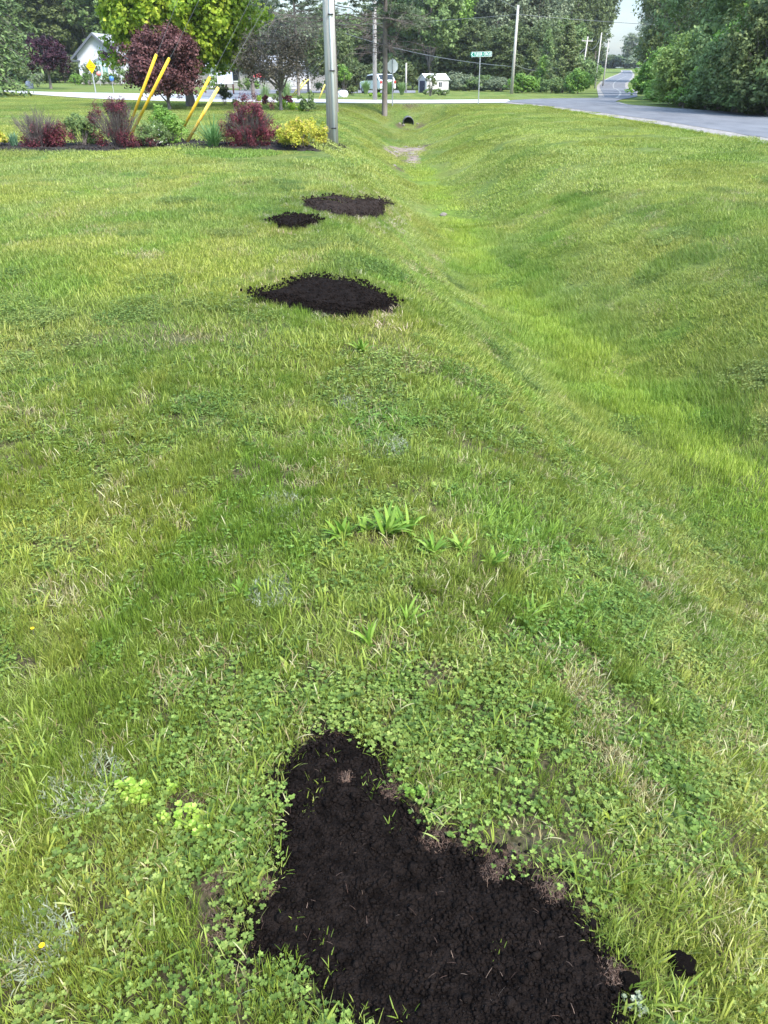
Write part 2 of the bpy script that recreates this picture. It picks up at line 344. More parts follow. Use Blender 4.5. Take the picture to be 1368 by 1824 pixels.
def ground_mat():
    m = bpy.data.materials.new('turf'); m.use_nodes = True; t = m.node_tree; b = t.nodes['Principled BSDF']
    b.inputs['Roughness'].default_value = .95; b.inputs['Specular IOR Level'].default_value = .1
    a = t.nodes.new('ShaderNodeAttribute'); a.attribute_name = 'gcol'
    tc = t.nodes.new('ShaderNodeTexCoord'); nz = t.nodes.new('ShaderNodeTexNoise'); nz.inputs['Scale'].default_value = 7; nz.inputs['Detail'].default_value = 10; nz.inputs['Roughness'].default_value = .75
    rp = t.nodes.new('ShaderNodeValToRGB'); e = rp.color_ramp.elements; e[0].position = .3; e[0].color = (.04, .06, .012, 1); e[1].position = .7; e[1].color = (.14, .185, .036, 1)
    mx = t.nodes.new('ShaderNodeMix'); mx.data_type = 'RGBA'; mx.blend_type = 'MULTIPLY'; mx.inputs['Factor'].default_value = 1
    bare = t.nodes.new('ShaderNodeAttribute'); bare.attribute_name = 'bare'
    n2 = t.nodes.new('ShaderNodeTexNoise'); n2.inputs['Scale'].default_value = 60; n2.inputs['Detail'].default_value = 6
    r2 = t.nodes.new('ShaderNodeValToRGB'); e = r2.color_ramp.elements; e[0].position = .35; e[0].color = (.04, .03, .02, 1); e[1].position = .65; e[1].color = (.14, .11, .07, 1)
    m2 = t.nodes.new('ShaderNodeMix'); m2.data_type = 'RGBA'
    bp = t.nodes.new('ShaderNodeBump'); bp.inputs['Strength'].default_value = .9; bp.inputs['Distance'].default_value = .05
    k = t.links.new
    k(tc.outputs['Object'], nz.inputs['Vector']); k(nz.outputs[0], rp.inputs[0]); k(rp.outputs[0], mx.inputs['A']); k(a.outputs['Color'], mx.inputs['B'])
    k(tc.outputs['Object'], n2.inputs['Vector']); k(n2.outputs[0], r2.inputs[0]); k(bare.outputs['Fac'], m2.inputs['Factor']); k(mx.outputs['Result'], m2.inputs['A']); k(r2.outputs[0], m2.inputs['B'])
    k(m2.outputs['Result'], b.inputs['Base Color']); k(nz.outputs[0], bp.inputs['Height']); k(bp.outputs[0], b.inputs['Normal'])
    return m
me = quads('ground', np.stack([XX, YY, ZZ], -1), F, ground_mat(), smooth=True)
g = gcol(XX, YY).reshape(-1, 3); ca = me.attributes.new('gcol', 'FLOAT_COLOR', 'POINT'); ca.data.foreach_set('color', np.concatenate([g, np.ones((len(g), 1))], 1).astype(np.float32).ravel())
def bare_f(x, y):
    b = (1-sst(4, 7, y))*.85+0*x
    for px, py, r in ((735,268,.75),(728,288,.4),(690,272,.55),(700,295,.5),(752,262,.6),(725,231,.3),(712,224,.35),(748,226,.35),(730,187,.6),(722,202,.0)):
        if r == 0: continue
        q = gp(px, py); dd = np.hypot((x-q[0])/r, (y-q[1])/(r*1.7))+.5*(fbm(x*3, y*3, 8, 3)-.5)
        b = np.maximum(b, 1-sst(.5, 1.0, dd))
    return b
BF = bare_f(XX, YY); ba = me.attributes.new('bare', 'FLOAT', 'POINT'); ba.data.foreach_set('value', BF.astype(np.float32).ravel())
tag(obj('ground', me), kind='structure')

# roads: sheets between two edges traced on the ground
def resample(P, n):
    P = np.asarray(P, float); s = np.r_[0, np.cumsum(np.hypot(*np.diff(P, axis=0).T))]; t = np.linspace(0, s[-1], n)
    return np.stack([np.interp(t, s, P[:, 0]), np.interp(t, s, P[:, 1])], 1)
def smooth_line(P, n, k=5):
    Q = resample(P, n)
    for _ in range(k):
        Q[1:-1] = (Q[:-2]+2*Q[1:-1]+Q[2:])/4
    return Q
def strip(name, A, B, m, dz, n=120, cross=10, k=5, wob=0):
    A = smooth_line(A, n, k); B = smooth_line(B, n, k)
    if wob:
        w = (fbm(A[:, 0]*1.3, A[:, 1]*1.3, 3, 3)-.5)*wob; A[:, 0] += w; A[:, 1] += w
    t = np.linspace(0, 1, cross)[None, :, None]; P = A[:, None, :]*(1-t)+B[:, None, :]*t
    Z = G(P[..., 0], P[..., 1])+dz
    V = np.concatenate([P, Z[..., None]], -1).reshape(-1, 3)
    i = np.arange(n-1)[:, None]*cross+np.arange(cross-1)[None, :]; F = np.stack([i, i+cross, i+cross+1, i+1], -1).reshape(-1, 4)
    return tag(obj(name, quads(name, V, F, m, smooth=True)), kind='structure')
g2 = lambda l: [gp(*p)[:2] for p in l]
near_edge = [(11.6, -20), (11.2, 0), (10.8, 15)]+g2([(1368,248),(1200,220),(1080,203),(1000,192),(950,186.5),(915,183.5)])
far_edge = [(17.9, -20), (17.4, 0), (16.8, 15)]+g2([(1368,207),(1240,196),(1150,190.5),(1108,187),(1094,182)])
strip('road', near_edge, [*far_edge], M['asphalt'], .030, n=140, cross=8)
# junction and the hill road
jl = g2([(900,183),(912,179),(960,176.5),(1030,175.5),(1073,175.2)]); jr = g2([(915,183.5),(950,186.5),(1000,189),(1060,188),(1094,182)])
strip('road', jl, jr, M['asphalt'], .034, n=60, cross=10, k=2)
hl = g2([(1050,176),(1078,174.5),(1074,167),(1070,160),(1068,153),(1075,145),(1089,138),(1105,131.5),(1110,128),(1108,125.2)])
hr = g2([(1094,184),(1101,179),(1136,173),(1134,166),(1122,160),(1113,154),(1114,148),(1125,139),(1127,133),(1125,130),(1122,125.2)])
strip('road', hl, hr, M['asphalt'], .038, n=160, cross=10, k=3)
# gravel shoulders
def offset(P, d, n=100, k=5):
    Q = smooth_line(P, n, k); T = np.gradient(Q, axis=0); T /= np.linalg.norm(T, axis=1)[:, None]; return Q+np.stack([T[:, 1], -T[:, 0]], 1)*d
strip('gravel_shoulder', near_edge, offset(near_edge, -.85), M['gravel'], .022, n=200, cross=5)
strip('gravel_shoulder', offset(far_edge, .3), far_edge, M['gravel'], .020, n=200, cross=4)
strip('gravel_shoulder', offset(hl[1:], -.5), hl[1:], M['gravel'], .026, n=120, cross=4, k=3)
strip('gravel_shoulder', offset(hr[3:], .5), hr[3:], M['gravel'], .026, n=120, cross=4, k=3)
cl = [((a[0]+b[0])/2, (a[1]+b[1])/2) for a, b in zip(smooth_line(hl, 60, 3), smooth_line(hr, 60, 3))]
cl = g2([(1098,176),(1108,171),(1106,164),(1094,157.5),(1088,153),(1094,146),(1107,139),(1118,135.5)])
strip('road_marking', offset(smooth_line(cl, 60, 60), -.10, 80, 2), offset(smooth_line(cl, 60, 60), .10, 80, 2), M['paint'], .050, n=80, cross=3, k=0)
# side street
tn = g2([(-120,158),(0,163.2),(60,168.5),(120,173),(200,177.5),(300,180.5),(400,182),(500,183),(600,184),(700,184.8),(800,184.6),(870,184),(915,183.5)])
tf = g2([(-120,157),(0,161.3),(60,163.5),(120,165),(200,166),(300,168),(370,169),(460,172.5),(540,176.5),(650,178.3),(750,178.6),(850,177.8),(905,177.5)])
strip('side_street', tn, tf, M['paleroad'], .026, n=160, cross=8, k=2)
strip('driveway', g2([(352,172),(420,175),(452,177)]), g2([(370,160),(430,161.5),(470,163)]), M['driveway'], .034, n=30, cross=6, k=1)
strip('driveway', g2([(430,169),(500,166.5),(560,166),(650,166.3),(740,166)]), g2([(425,160),(500,159),(560,158.5),(650,160),(740,161.5)]), M['driveway'], .030, n=60, cross=6, k=1)

# ------------------------------------------------------------------ grass blades
def blades(n, rx, L0, L1, w0, w1, lean, rng, seg=3, prof=None, tlo=0, thi=1, curl=1.0, circ=True, up0=0.0):
    if circ:
        r = rx*np.sqrt(rng.random(n)); a = rng.random(n)*2*np.pi; x = r*np.cos(a); y = r*np.sin(a)
    else: x = (rng.random(n)-.5)*2*rx; y = (rng.random(n)-.5)*2*rx
    az = rng.random(n)*2*np.pi; Ln = L0+(L1-L0)*rng.random(n)**1.3; w = w0+(w1-w0)*rng.random(n); ln = lean*(.25+rng.random(n)*.9)
    if prof is None: prof = [1, .95, .7, .12] if seg == 3 else np.r_[np.linspace(1, .8, seg), .12]
    S = seg+1; t = np.linspace(0, 1, S)
    ph = ln[:, None]*(.35+curl*t[None, :])          # bend from the vertical, along the blade
    ph = np.minimum(ph, 2.2)
    dl = np.diff(t)[None, :]*Ln[:, None]
    hz = np.concatenate([np.zeros((n, 1)), np.cumsum(np.sin(ph[:, 1:])*dl, 1)], 1); vt = np.concatenate([np.zeros((n, 1)), np.cumsum(np.cos(ph[:, 1:])*dl, 1)], 1)
    cx, sx = np.cos(az)[:, None], np.sin(az)[:, None]
    C = np.stack([x[:, None]+hz*cx, y[:, None]+hz*sx, np.maximum(vt, -.001)+up0], -1)
    tw = rng.random(n)*1.2-.6; sa = az+np.pi/2+tw
    side = np.stack([np.cos(sa), np.sin(sa), (rng.random(n)-.5)*.5], -1)[:, None, :]*(w[:, None]*np.asarray(prof)[None, :]/2)[..., None]
    V = np.stack([C-side, C+side], 2).reshape(-1, 3)
    b = np.arange(n)[:, None]*(2*S)+np.arange(seg)[None, :]*2
    Fq = np.stack([b, b+1, b+3, b+2], -1).reshape(-1, 4)
    tint = np.repeat(tlo+(thi-tlo)*rng.random(n), 2*S)
    return V, Fq, tint
def join(*parts):
    V = []; F = []; T = []; o = 0
    for v, f, t in parts: V.append(v); F.append(f+o); T.append(t); o += len(v)
    return np.concatenate(V), np.concatenate(F), np.concatenate(T)
def leaflets(pos, az, size, tilt, tint):
    "round clover-like leaflets: two quads each, base at pos, pointing along az"
    n = len(pos); prof = np.array([(0, 0), (.46, .35), (.36, .95), (0, .86), (-.36, .95), (-.46, .35)])
    u = np.stack([np.cos(az)*np.cos(tilt), np.sin(az)*np.cos(tilt), np.sin(tilt)], -1); v = np.stack([-np.sin(az), np.cos(az), 0*az], -1)
    V = pos[:, None, :]+size[:, None, None]*(prof[None, :, 1, None]*u[:, None, :]+prof[None, :, 0, None]*v[:, None, :])
    V[:, [1, 2, 4, 5], 2] += (size*.12)[:, None]
    b = np.arange(n)[:, None]*6; F = np.concatenate([b+np.array([[0, 1, 2, 3]]), b+np.array([[0, 3, 4, 5]])], 1).reshape(-1, 4)
    return V.reshape(-1, 3), F, np.repeat(tint, 6)
def clover(n, rad, rng, hmax=.032, sz=(.0045, .0085), k=3):
    r = rad*np.sqrt(rng.random(n)); a = rng.random(n)*6.283; base = np.stack([r*np.cos(a), r*np.sin(a), hmax*(.35+.65*rng.random(n))], -1)
    a0 = rng.random(n)*6.283; pos = np.repeat(base, k, 0); az = (a0[:, None]+np.arange(k)[None, :]*6.283/k+rng.normal(0, .12, (n, k))).ravel()
    size = np.repeat(sz[0]+(sz[1]-sz[0])*rng.random(n), k); tilt = np.repeat(rng.random(n)*.5-.1, k)+rng.normal(0, .15, n*k)
    lf = leaflets(pos, az, size, tilt, np.repeat(rng.random(n), k))
    st = tube_np([([(b[0]*.6, b[1]*.6, 0), tuple(b)], [.0007, .0006]) for b in base], 3)
    return join(lf, (st[0], st[1], np.full(len(st[0]), .4)))
def tuft_lib():
    lib = []; rng = np.random.default_rng(4)
    for _ in range(3):
        p = blades(90, .035, .005, .022, .0004, .0011, 1.7, rng, 3); lib.append(('roots', quads('tuft', p[0], p[1], L['rootmat'], p[2])))
    def A(p, m, key): lib.append((key, quads('tuft', *[p[0], p[1]], m, p[2], smooth=False)))
    for _ in range(5): A(join(blades(56, .045, .018, .046, .0010, .0020, 1.05, rng, 4), blades(6, .04, .03, .05, .001, .002, 1.2, rng, 3, tlo=.7)), L['grass'], 'fine')
    for _ in range(3): A(blades(44, .03, .03, .062, .0013, .0023, .5, rng, 4, tlo=0, thi=.7), L['grass'], 'tall')
    for _ in range(3): A(blades(13, .05, .025, .056, .002, .0042, 1.9, rng, 4, curl=.5, tlo=.35, thi=.95, up0=.010), L['grass'], 'lying')
    for _ in range(3): A(blades(11, .01, .03, .075, .008, .014, 1.15, rng, 5, prof=[.3, .7, 1, .9, .6, .08], tlo=.35, thi=.9), L['grass'], 'rosette')
    for _ in range(3): A(join(blades(9, .04, .04, .09, .003, .0055, .9, rng, 5, tlo=.3), blades(14, .045, .02, .05, .0012, .002, .8, rng, 3)), L['grass'], 'broad')
    for _ in range(3): A(blades(16, .05, .025, .06, .0014, .0038, 1.5, rng, 4, curl=.7, up0=.012), L['drygrass'], 'dry')
    for _ in range(4): A(clover(22, .05, rng), L['clover'], 'clover')
    for _ in range(2): A(clover(7, .05, rng, .045, (.008, .0125)), L['clover'], 'bigclover')
    for _ in range(5): A(join(blades(720, .24, .018, .043, .0026, .0045, .75, rng, 3), blades(50, .24, .04, .085, .004, .007, .8, rng, 3, tlo=.35)), L['grass'], 'tile')
    for _ in range(2): A(join(blades(560, .24, .05, .12, .003, .005, .6, rng, 3, tlo=.2)), L['grass'], 'ranktile')
    for _ in range(2): A(blades(160, .24, .03, .07, .003, .005, 1.2, rng, 3), L['drygrass'], 'drytile')
    for _ in range(3): A(join(clover(260, .24, rng, .05, (.007, .012)), blades(260, .24, .03, .07, .0026, .0045, .75, rng, 3)), L['clover'], 'clovertile')
    for _ in range(4): A(blades(1500, .75, .022, .055, .007, .012, .8, rng, 2, prof=[1, .8, .15]), L['grass'], 'fartile')
    return lib
LIB = tuft_lib()
KEYS = {}
for i, (k, m_) in enumerate(LIB): KEYS.setdefault(k, []).append(i)
PROTO = [bpy.data.objects.new('tuft_source', m_) for _, m_ in LIB]

rng = np.random.default_rng(11)
def scatter(n_per_m2, y0, y1, half):
    "even random points in a wedge in front of the camera, half(y) is its half width"
    out = []
    yy = np.arange(y0, y1, .5)
    for a in yy:
        b = min(a+.5, y1); hw = half(b); n = rng.poisson(n_per_m2((a+b)/2)*(b-a)*2*hw)
        out.append(np.stack([(rng.random(n)*2-1)*hw, a+(b-a)*rng.random(n)], 1))
    return np.concatenate(out)
half = lambda y: .60*(y*.86+.9)+1.45+.03*y
P_ = []; K_ = []; S_ = []; C_ = []
def put(P, keys, scale, cmul=(1, 1, 1)):
    P = np.asarray(P)
    if not len(P): return
    idx = np.array(keys); P_.append(P); K_.append(idx[rng.integers(0, len(idx), len(P))]); S_.append(scale*(.75+.5*rng.random(len(P))))
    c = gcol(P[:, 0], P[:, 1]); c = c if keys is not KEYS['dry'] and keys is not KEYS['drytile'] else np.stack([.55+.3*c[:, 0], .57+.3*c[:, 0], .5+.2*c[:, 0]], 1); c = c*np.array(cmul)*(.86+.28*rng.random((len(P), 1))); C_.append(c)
def keep(P, buf=0.0, road=True):
    m = np.ones(len(P), bool); x, y = P[:, 0], P[:, 1]
    for k, p in SW.items():
        ins = inside(p, x, y); ed = edge_dist(p, x, y); sd = np.where(ins, -ed, ed)
        wob = (fbm(x*14, y*14, 21, 2)-.5)*(.05 if k == 'near' else .16)
        m &= sd+wob > buf*(1 if k == 'near' else 1.5)
    for (a, b), q in zip(BARE_AT, BARE_W):
        m &= np.hypot(x-q[0], y-q[1]) > (.026 if a > 1100 else .034)+.014*vn(x*40, y*40, 5)
    m &= ~(inside(MW, x, y)); m &= x < road_l(y)-.8
    m &= ~((y > 47.5) & (x > -60))
    return m
# near tufts
near = scatter(lambda y: 1550 if y < 2.6 else 1100, -.2, 4.9, half); near = near[keep(near, .012)]
nf = sst(4.9, 3.6, near[:, 1]); near = near[rng.random(len(near)) < nf+.25]
x, y = near.T
n1 = fbm(x*2.1, y*2.1, 101, 3); n2 = fbm(x*3.3, y*3.3, 131, 3); n3 = fbm(x*1.4, y*1.4, 171, 3); r = rng.random(len(near))
cl_m = sst(.44, .62, n1)+.55*sst(.9, .1, np.abs(x-.15-.1*y))*sst(.38, .55, n1)
dens = sst(.22, .44, fbm(x*4.5, y*4.5, 222, 3))
sel = r < .35+.65*dens; near, n1, n2, n3, cl_m = near[sel], n1[sel], n2[sel], n3[sel], cl_m[sel]; r = rng.random(len(near)); q = rng.random(len(near))
is_cl = r < .05+cl_m*.24
is_dry = ~is_cl & (q < .04+.2*sst(.55, .75, n2))
is_tall = ~is_cl & ~is_dry & (rng.random(len(near)) < .12+.6*sst(.5, .7, n3))
is_br = ~is_cl & ~is_dry & ~is_tall & (rng.random(len(near)) < .10+.3*sst(.5, .3, n3))
is_f = ~(is_cl | is_dry | is_tall | is_br)
put(near[is_cl], KEYS['clover']*3+KEYS['bigclover'], 1.0); put(near[is_dry], KEYS['dry'], 1.0); put(near[is_tall], KEYS['tall'], 1.0)
ly_ = is_f & (rng.random(len(near)) < .12); put(near[is_br], KEYS['broad'], 1.0); put(near[is_f & ~ly_], KEYS['fine'], 1.0); put(near[ly_], KEYS['lying'], 1.0, (1.05, 1.05, 1.25))
ros = near[rng.random(len(near)) < .006]; put(ros, KEYS['rosette'], .8, (1.1, 1.1, .9))
ros = scatter(lambda y: .8, 4.5, 15, half); ros = ros[keep(ros, .1) & (ros[:, 0] > ditch_c(ros[:, 1])+.6)]; ros = ros[fbm(ros[:, 0]*.6, ros[:, 1]*.6, 311, 2) > .5]; put(ros, KEYS['rosette'], 1.7, (1.2, 1.25, 1))
# mid tiles
def grid(st, y0, y1, half):
    out = []
    for yq in np.arange(y0, y1, st):
        xq = np.arange(-half(yq), half(yq), st); out.append(np.stack([xq, np.full(len(xq), yq)], 1)+(rng.random((len(xq), 2))-.5)*st*.9)
    return np.concatenate(out)
mid = np.concatenate([grid(.235, 4.2, 9, half), grid(.26, 9, 17, half), grid(.4, 3.5, 4.2, half)]); mid = mid[keep(mid, .155)]
x, y = mid.T; r = rng.random(len(mid)); n1 = fbm(x*1.3, y*1.3, 101, 3); dd = np.abs(x-ditch_c(y))
rk = (r < np.exp(-(dd/.7)**2)*.75+.5*(x > ditch_c(y)+.2)*(x < ditch_c(y)+2.4)*sst(.4, .6, fbm(x*1.1, y*.8, 511, 3))); dr = ~rk & (rng.random(len(mid)) < .07); clv = ~rk & ~dr & (rng.random(len(mid)) < sst(.47, .62, n1)*.35*(y < 7)+.03)
mb = rk & (mid[:, 0] > ditch_c(mid[:, 1])+.35); put(mid[rk & ~mb], KEYS['ranktile'], .85); put(mid[mb], KEYS['ranktile'], .9, (.74, .86, .8)); put(mid[dr], KEYS['drytile'], 1.0); put(mid[clv], KEYS['clovertile'], 1.0); put(mid[~rk & ~dr & ~clv], KEYS['tile'], 1.0)  # right bank clumps darkened: the bank's shade is put into their colour
# fine fill round the mid patches
for k in ('mid', 'small', 'far'):
    p = SW[k]; lo = p.min(0)-.35; hi = p.max(0)+.35; n = int((hi-lo).prod()*420); q_ = lo+(hi-lo)*rng.random((n, 2)); sd = np.where(inside(p, *q_.T), -1, 1)*edge_dist(p, *q_.T)
    wob = (fbm(q_[:, 0]*9, q_[:, 1]*9, 5, 2)-.5)*.16; q_ = q_[(sd+wob > .015) & (sd < .34)]; put(q_, KEYS['fine']+KEYS['tall']+KEYS['dry'][:1], 1.25)
p = SW['far']; cpt = np.array(gp(585, 362)[:2]); q_ = cpt+rng.normal(0, 1, (40, 2))*np.array([.09, .05]); put(q_, KEYS['fine'], 1.3)
# far tiles
far = scatter(lambda y: np.interp(y, [14, 20, 48], [1.6, 1.9, 1.5]), 14.5, 48, half)
lx = rng.random(2600)*34-40; ly = 40+rng.random(2600)*34
side = np.array([t for t in zip(lx, ly)]); tnp = smooth_line(tn, 80, 2); 
side = side[side[:, 1] < np.interp(side[:, 0], tnp[:, 0], tnp[:, 1])-1.0]; side = side[side[:, 1] > 46]
far = far[keep(far, .5)]; fb = bare_f(far[:, 0], far[:, 1]); far = far[rng.random(len(far)) > fb]
put(far, KEYS['fartile'], 1.0); put(side, KEYS['fartile'], 1.0)
# roadside fuzz on the near shoulder edge
q_ = []
for t in np.linspace(0, 1, 900):
    yq = 12+t*34; q_.append((float(road_l(yq))-.84+rng.normal(0, .07), yq))
put(q_, KEYS['tall']+KEYS['fine'], 1.9, (1.1, 1.1, .9))
p = SW['near']; lo = p.min(0)-.1; hi = p.max(0)+.1; q_ = lo+(hi-lo)*rng.random((5000, 2)); sd = np.where(inside(p, *q_.T), -1, 1)*edge_dist(p, *q_.T)
q_ = q_[(sd > -.012) & (sd < .045) & (fbm(q_[:, 0]*9, q_[:, 1]*9, 61, 2) > .47)]; put(q_[:420], KEYS['roots'], .8)
for (ax_, ay_), (bx_, by_) in (((960,1110),(1340,1760)),((1090,900),(1368,1290)),((1000,1180),(1120,1420))):   # rows of dry clippings left by the mower
    a_ = np.array(gp(ax_, ay_)[:2]); b_ = np.array(gp(bx_, by_)[:2]); t_ = rng.random((150, 1)); q_ = a_+(b_-a_)*t_+rng.normal(0, .05, (150, 2)); put(q_, KEYS['dry'], .8)
# a few sprigs in the near soil
q_ = np.array([gp(a, b)[:2] for a, b in ((566,1400),(655,1400),(570,1675),(595,1730),(880,1695),(548,1450),(520,1640),(560,1425),(668,1420),(585,1352),(700,1478),(560,1760),(640,1815),(720,1815))])
put(q_, KEYS['broad'], .55)
PT = np.concatenate(P_); KI = np.concatenate(K_).astype(np.int32); SCL = np.concatenate(S_); IC = np.clip(np.concatenate(C_), 0, 3)
e_ = .03; Z0 = G(PT[:, 0], PT[:, 1]); gx = (G(PT[:, 0]+e_, PT[:, 1])-G(PT[:, 0]-e_, PT[:, 1]))/(2*e_); gy = (G(PT[:, 0], PT[:, 1]+e_)-G(PT[:, 0], PT[:, 1]-e_))/(2*e_)
isbig = np.isin(KI, [i for k in ('tile', 'ranktile', 'drytile', 'clovertile', 'fartile') for i in KEYS[k]])
wgt = np.where(isbig, 1.0, .4); rot = np.zeros((len(PT), 3)); yaw = rng.random(len(PT))*2*np.pi
# euler XYZ that takes +Z to the slope normal, with a random yaw first
nx_, ny_, nz_ = -gx*wgt, -gy*wgt, np.ones(len(PT)); l_ = np.sqrt(nx_**2+ny_**2+1); nx_, ny_, nz_ = nx_/l_, ny_/l_, nz_/l_
ax = np.stack([-ny_, nx_, 0*nx_], 1); s_ = np.hypot(nx_, ny_); ax = ax/(s_[:, None]+1e-9); th = np.arccos(np.clip(nz_, -1, 1))
c, s = np.cos(th), np.sin(th); Rm = np.zeros((len(PT), 3, 3)); K = np.zeros_like(Rm)
K[:, 0, 2] = ax[:, 1]; K[:, 1, 2] = -ax[:, 0]; K[:, 2, 0] = -ax[:, 1]; K[:, 2, 1] = ax[:, 0]
I3 = np.eye(3)[None]; Rm = I3+s[:, None, None]*K+(1-c)[:, None, None]*(K@K)
Yw = np.zeros_like(Rm); Yw[:, 0, 0] = np.cos(yaw); Yw[:, 0, 1] = -np.sin(yaw); Yw[:, 1, 0] = np.sin(yaw); Yw[:, 1, 1] = np.cos(yaw); Yw[:, 2, 2] = 1
Rm = Rm@Yw
rot[:, 0] = np.arctan2(Rm[:, 2, 1], Rm[:, 2, 2]); rot[:, 1] = -np.arcsin(np.clip(Rm[:, 2, 0], -1, 1)); rot[:, 2] = np.arctan2(Rm[:, 1, 0], Rm[:, 0, 0])
def scatter_obj(name, mask, label):
    me = bpy.data.meshes.new(name); n = int(mask.sum()); me.vertices.add(n)
    me.vertices.foreach_set('co', np.stack([PT[mask, 0], PT[mask, 1], Z0[mask]-.002], 1).astype(np.float32).ravel())
    a = me.attributes.new('irot', 'FLOAT_VECTOR', 'POINT'); a.data.foreach_set('vector', rot[mask].astype(np.float32).ravel())
    a = me.attributes.new('iscale', 'FLOAT', 'POINT'); a.data.foreach_set('value', SCL[mask].astype(np.float32))
    a = me.attributes.new('ikey', 'INT', 'POINT'); a.data.foreach_set('value', KI[mask])
    a = me.attributes.new('icol', 'FLOAT_COLOR', 'POINT'); a.data.foreach_set('color', np.concatenate([IC[mask], np.ones((n, 1))], 1).astype(np.float32).ravel())
    o = obj(name, me); tag(o, label, 'grass' if name == 'grass' else 'ground cover', kind='stuff')
    ng = bpy.data.node_groups.new(name+'_scatter', 'GeometryNodeTree'); ng.interface.new_socket('Geometry', in_out='INPUT', socket_type='NodeSocketGeometry'); ng.interface.new_socket('Geometry', in_out='OUTPUT', socket_type='NodeSocketGeometry')
    N = ng.nodes.new; gi = N('NodeGroupInput'); go = N('NodeGroupOutput'); jn = N('GeometryNodeJoinGeometry')
    def na(nm, ty):
        q = N('GeometryNodeInputNamedAttribute'); q.data_type = ty; q.inputs['Name'].default_value = nm; return q.outputs['Attribute']
    ar, asx, ak = na('irot', 'FLOAT_VECTOR'), na('iscale', 'FLOAT'), na('ikey', 'INT')
    for i in sorted(set(KI[mask].tolist())):
        cmpn = N('FunctionNodeCompare'); cmpn.data_type = 'INT'; cmpn.operation = 'EQUAL'
        ci = [q for q in cmpn.inputs if q.type == 'INT']
        ng.links.new(ak, ci[0]); ci[1].default_value = i
        oi = N('GeometryNodeObjectInfo'); oi.inputs['Object'].default_value = PROTO[i]; oi.inputs['As Instance'].default_value = False
        ip = N('GeometryNodeInstanceOnPoints'); ng.links.new(gi.outputs[0], ip.inputs['Points']); ng.links.new(cmpn.outputs[0], ip.inputs['Selection'])
        ng.links.new(oi.outputs['Geometry'], ip.inputs['Instance']); ng.links.new(ar, ip.inputs['Rotation']); ng.links.new(asx, ip.inputs['Scale'])
        ng.links.new(ip.outputs[0], jn.inputs[0])
    ng.links.new(jn.outputs[0], go.inputs[0])
    md = o.modifiers.new('scatter', 'NODES'); md.node_group = ng
    return o
mc = np.isin(KI, KEYS['clover']+KEYS['bigclover']+KEYS['clovertile']); mdry = np.isin(KI, KEYS['dry']+KEYS['drytile']+KEYS['roots'])
scatter_obj('grass', ~mc & ~mdry, 'short mown green grass of the lawn and roadside ditch')
scatter_obj('clover', mc, 'small round clover leaves growing among the grass')
scatter_obj('dry_clippings', mdry, 'pale dry grass clippings lying in the lawn')
print('instances', len(PT))

# ------------------------------------------------------------------ soil patches
def patch_mesh(poly, res, hump, rough, mat_, seed, fr=30, skip=None, dz=.0):
    lo = poly.min(0)-res; hi = poly.max(0)+res; xs_ = np.arange(lo[0], hi[0], res); ys_ = np.arange(lo[1], hi[1], res); X, Y = np.meshgrid(xs_, ys_)
    ins = inside(poly, X, Y); ed = edge_dist(poly, X, Y); sd = np.where(ins, ed, -ed); wob = (fbm(X*12, Y*12, seed, 3)-.5)*res*10
    h = hump*sst(-res*4, res*14, sd+wob)
    lum = fbm(X*fr, Y*fr, seed+1, 4); lum2 = np.clip(fbm(X*fr*2.3, Y*fr*2.3, seed+5, 2)-.5, 0, 1)
    Z = G(X, Y)+dz+h+rough*(lum-.45)*.9+rough*lum2*.5+rough*.55*(fbm(X*fr*5, Y*fr*5, seed+9, 2)-.5)
    keepv = (sd+wob) > -res*3
    if skip is not None: keepv &= ~skip(X, Y)
    kf = keepv[:-1, :-1] & keepv[1:, :-1] & keepv[:-1, 1:] & keepv[1:, 1:]
    nx_ = len(xs_); i = (np.arange(len(ys_)-1)[:, None]*nx_+np.arange(nx_-1)[None, :])[kf]
    F = np.stack([i, i+1, i+nx_+1, i+nx_], -1).reshape(-1, 4); used = np.unique(F); mp = np.zeros(X.size, int); mp[used] = np.arange(len(used))
    V = np.stack([X, Y, Z], -1).reshape(-1, 3)[used]
    return quads('soil', V, mp[F], mat_, smooth=True)
def lumps(n, poly, r0, r1, rng, lift, spill=.03, sub=1):
    import bmesh
    bm = bmesh.new(); bmesh.ops.create_icosphere(bm, subdivisions=sub, radius=1); B = np.array([v.co[:] for v in bm.verts]); T = np.array([[v.index for v in f.verts] for f in bm.faces]); bm.free()
    lo = poly.min(0)-spill; hi = poly.max(0)+spill; P = lo+(hi-lo)*rng.random((n*4, 2)); ok = inside(poly, *P.T) | (edge_dist(poly, *P.T) < spill*rng.random(len(P))**2); P = P[ok][:n]; n = len(P)
    rad = r0+(r1-r0)*rng.random(n)**5; S = rad[:, None, None]*(.7+.5*rng.random((n, 1, 3)))
    V = B[None]*S*(1+.5*(rng.random((n, len(B), 1))-.5)); z = G(P[:, 0], P[:, 1])+lift+.0015+rad*.35
    V = V+np.concatenate([P, z[:, None]], 1)[:, None, :]
    F = (T[None]+np.arange(n)[:, None, None]*len(B)).reshape(-1, 3); F = np.concatenate([F, F[:, 2:3]], 1)
    return V.reshape(-1, 3), F[:, :3]
def tri_mesh(name, V, F, m, smooth=False):
    me = bpy.data.meshes.new(name); me.vertices.add(len(V)); me.vertices.foreach_set('co', np.asarray(V, np.float32).ravel()); me.loops.add(F.size); me.loops.foreach_set('vertex_index', F.astype(np.int32).ravel())
    me.polygons.add(len(F)); me.polygons.foreach_set('loop_start', np.arange(0, F.size, 3, dtype=np.int32))
    if smooth: me.polygons.foreach_set('use_smooth', np.ones(len(F), bool))
    me.update(calc_edges=True); me.materials.append(m); return me
rs = np.random.default_rng(7)
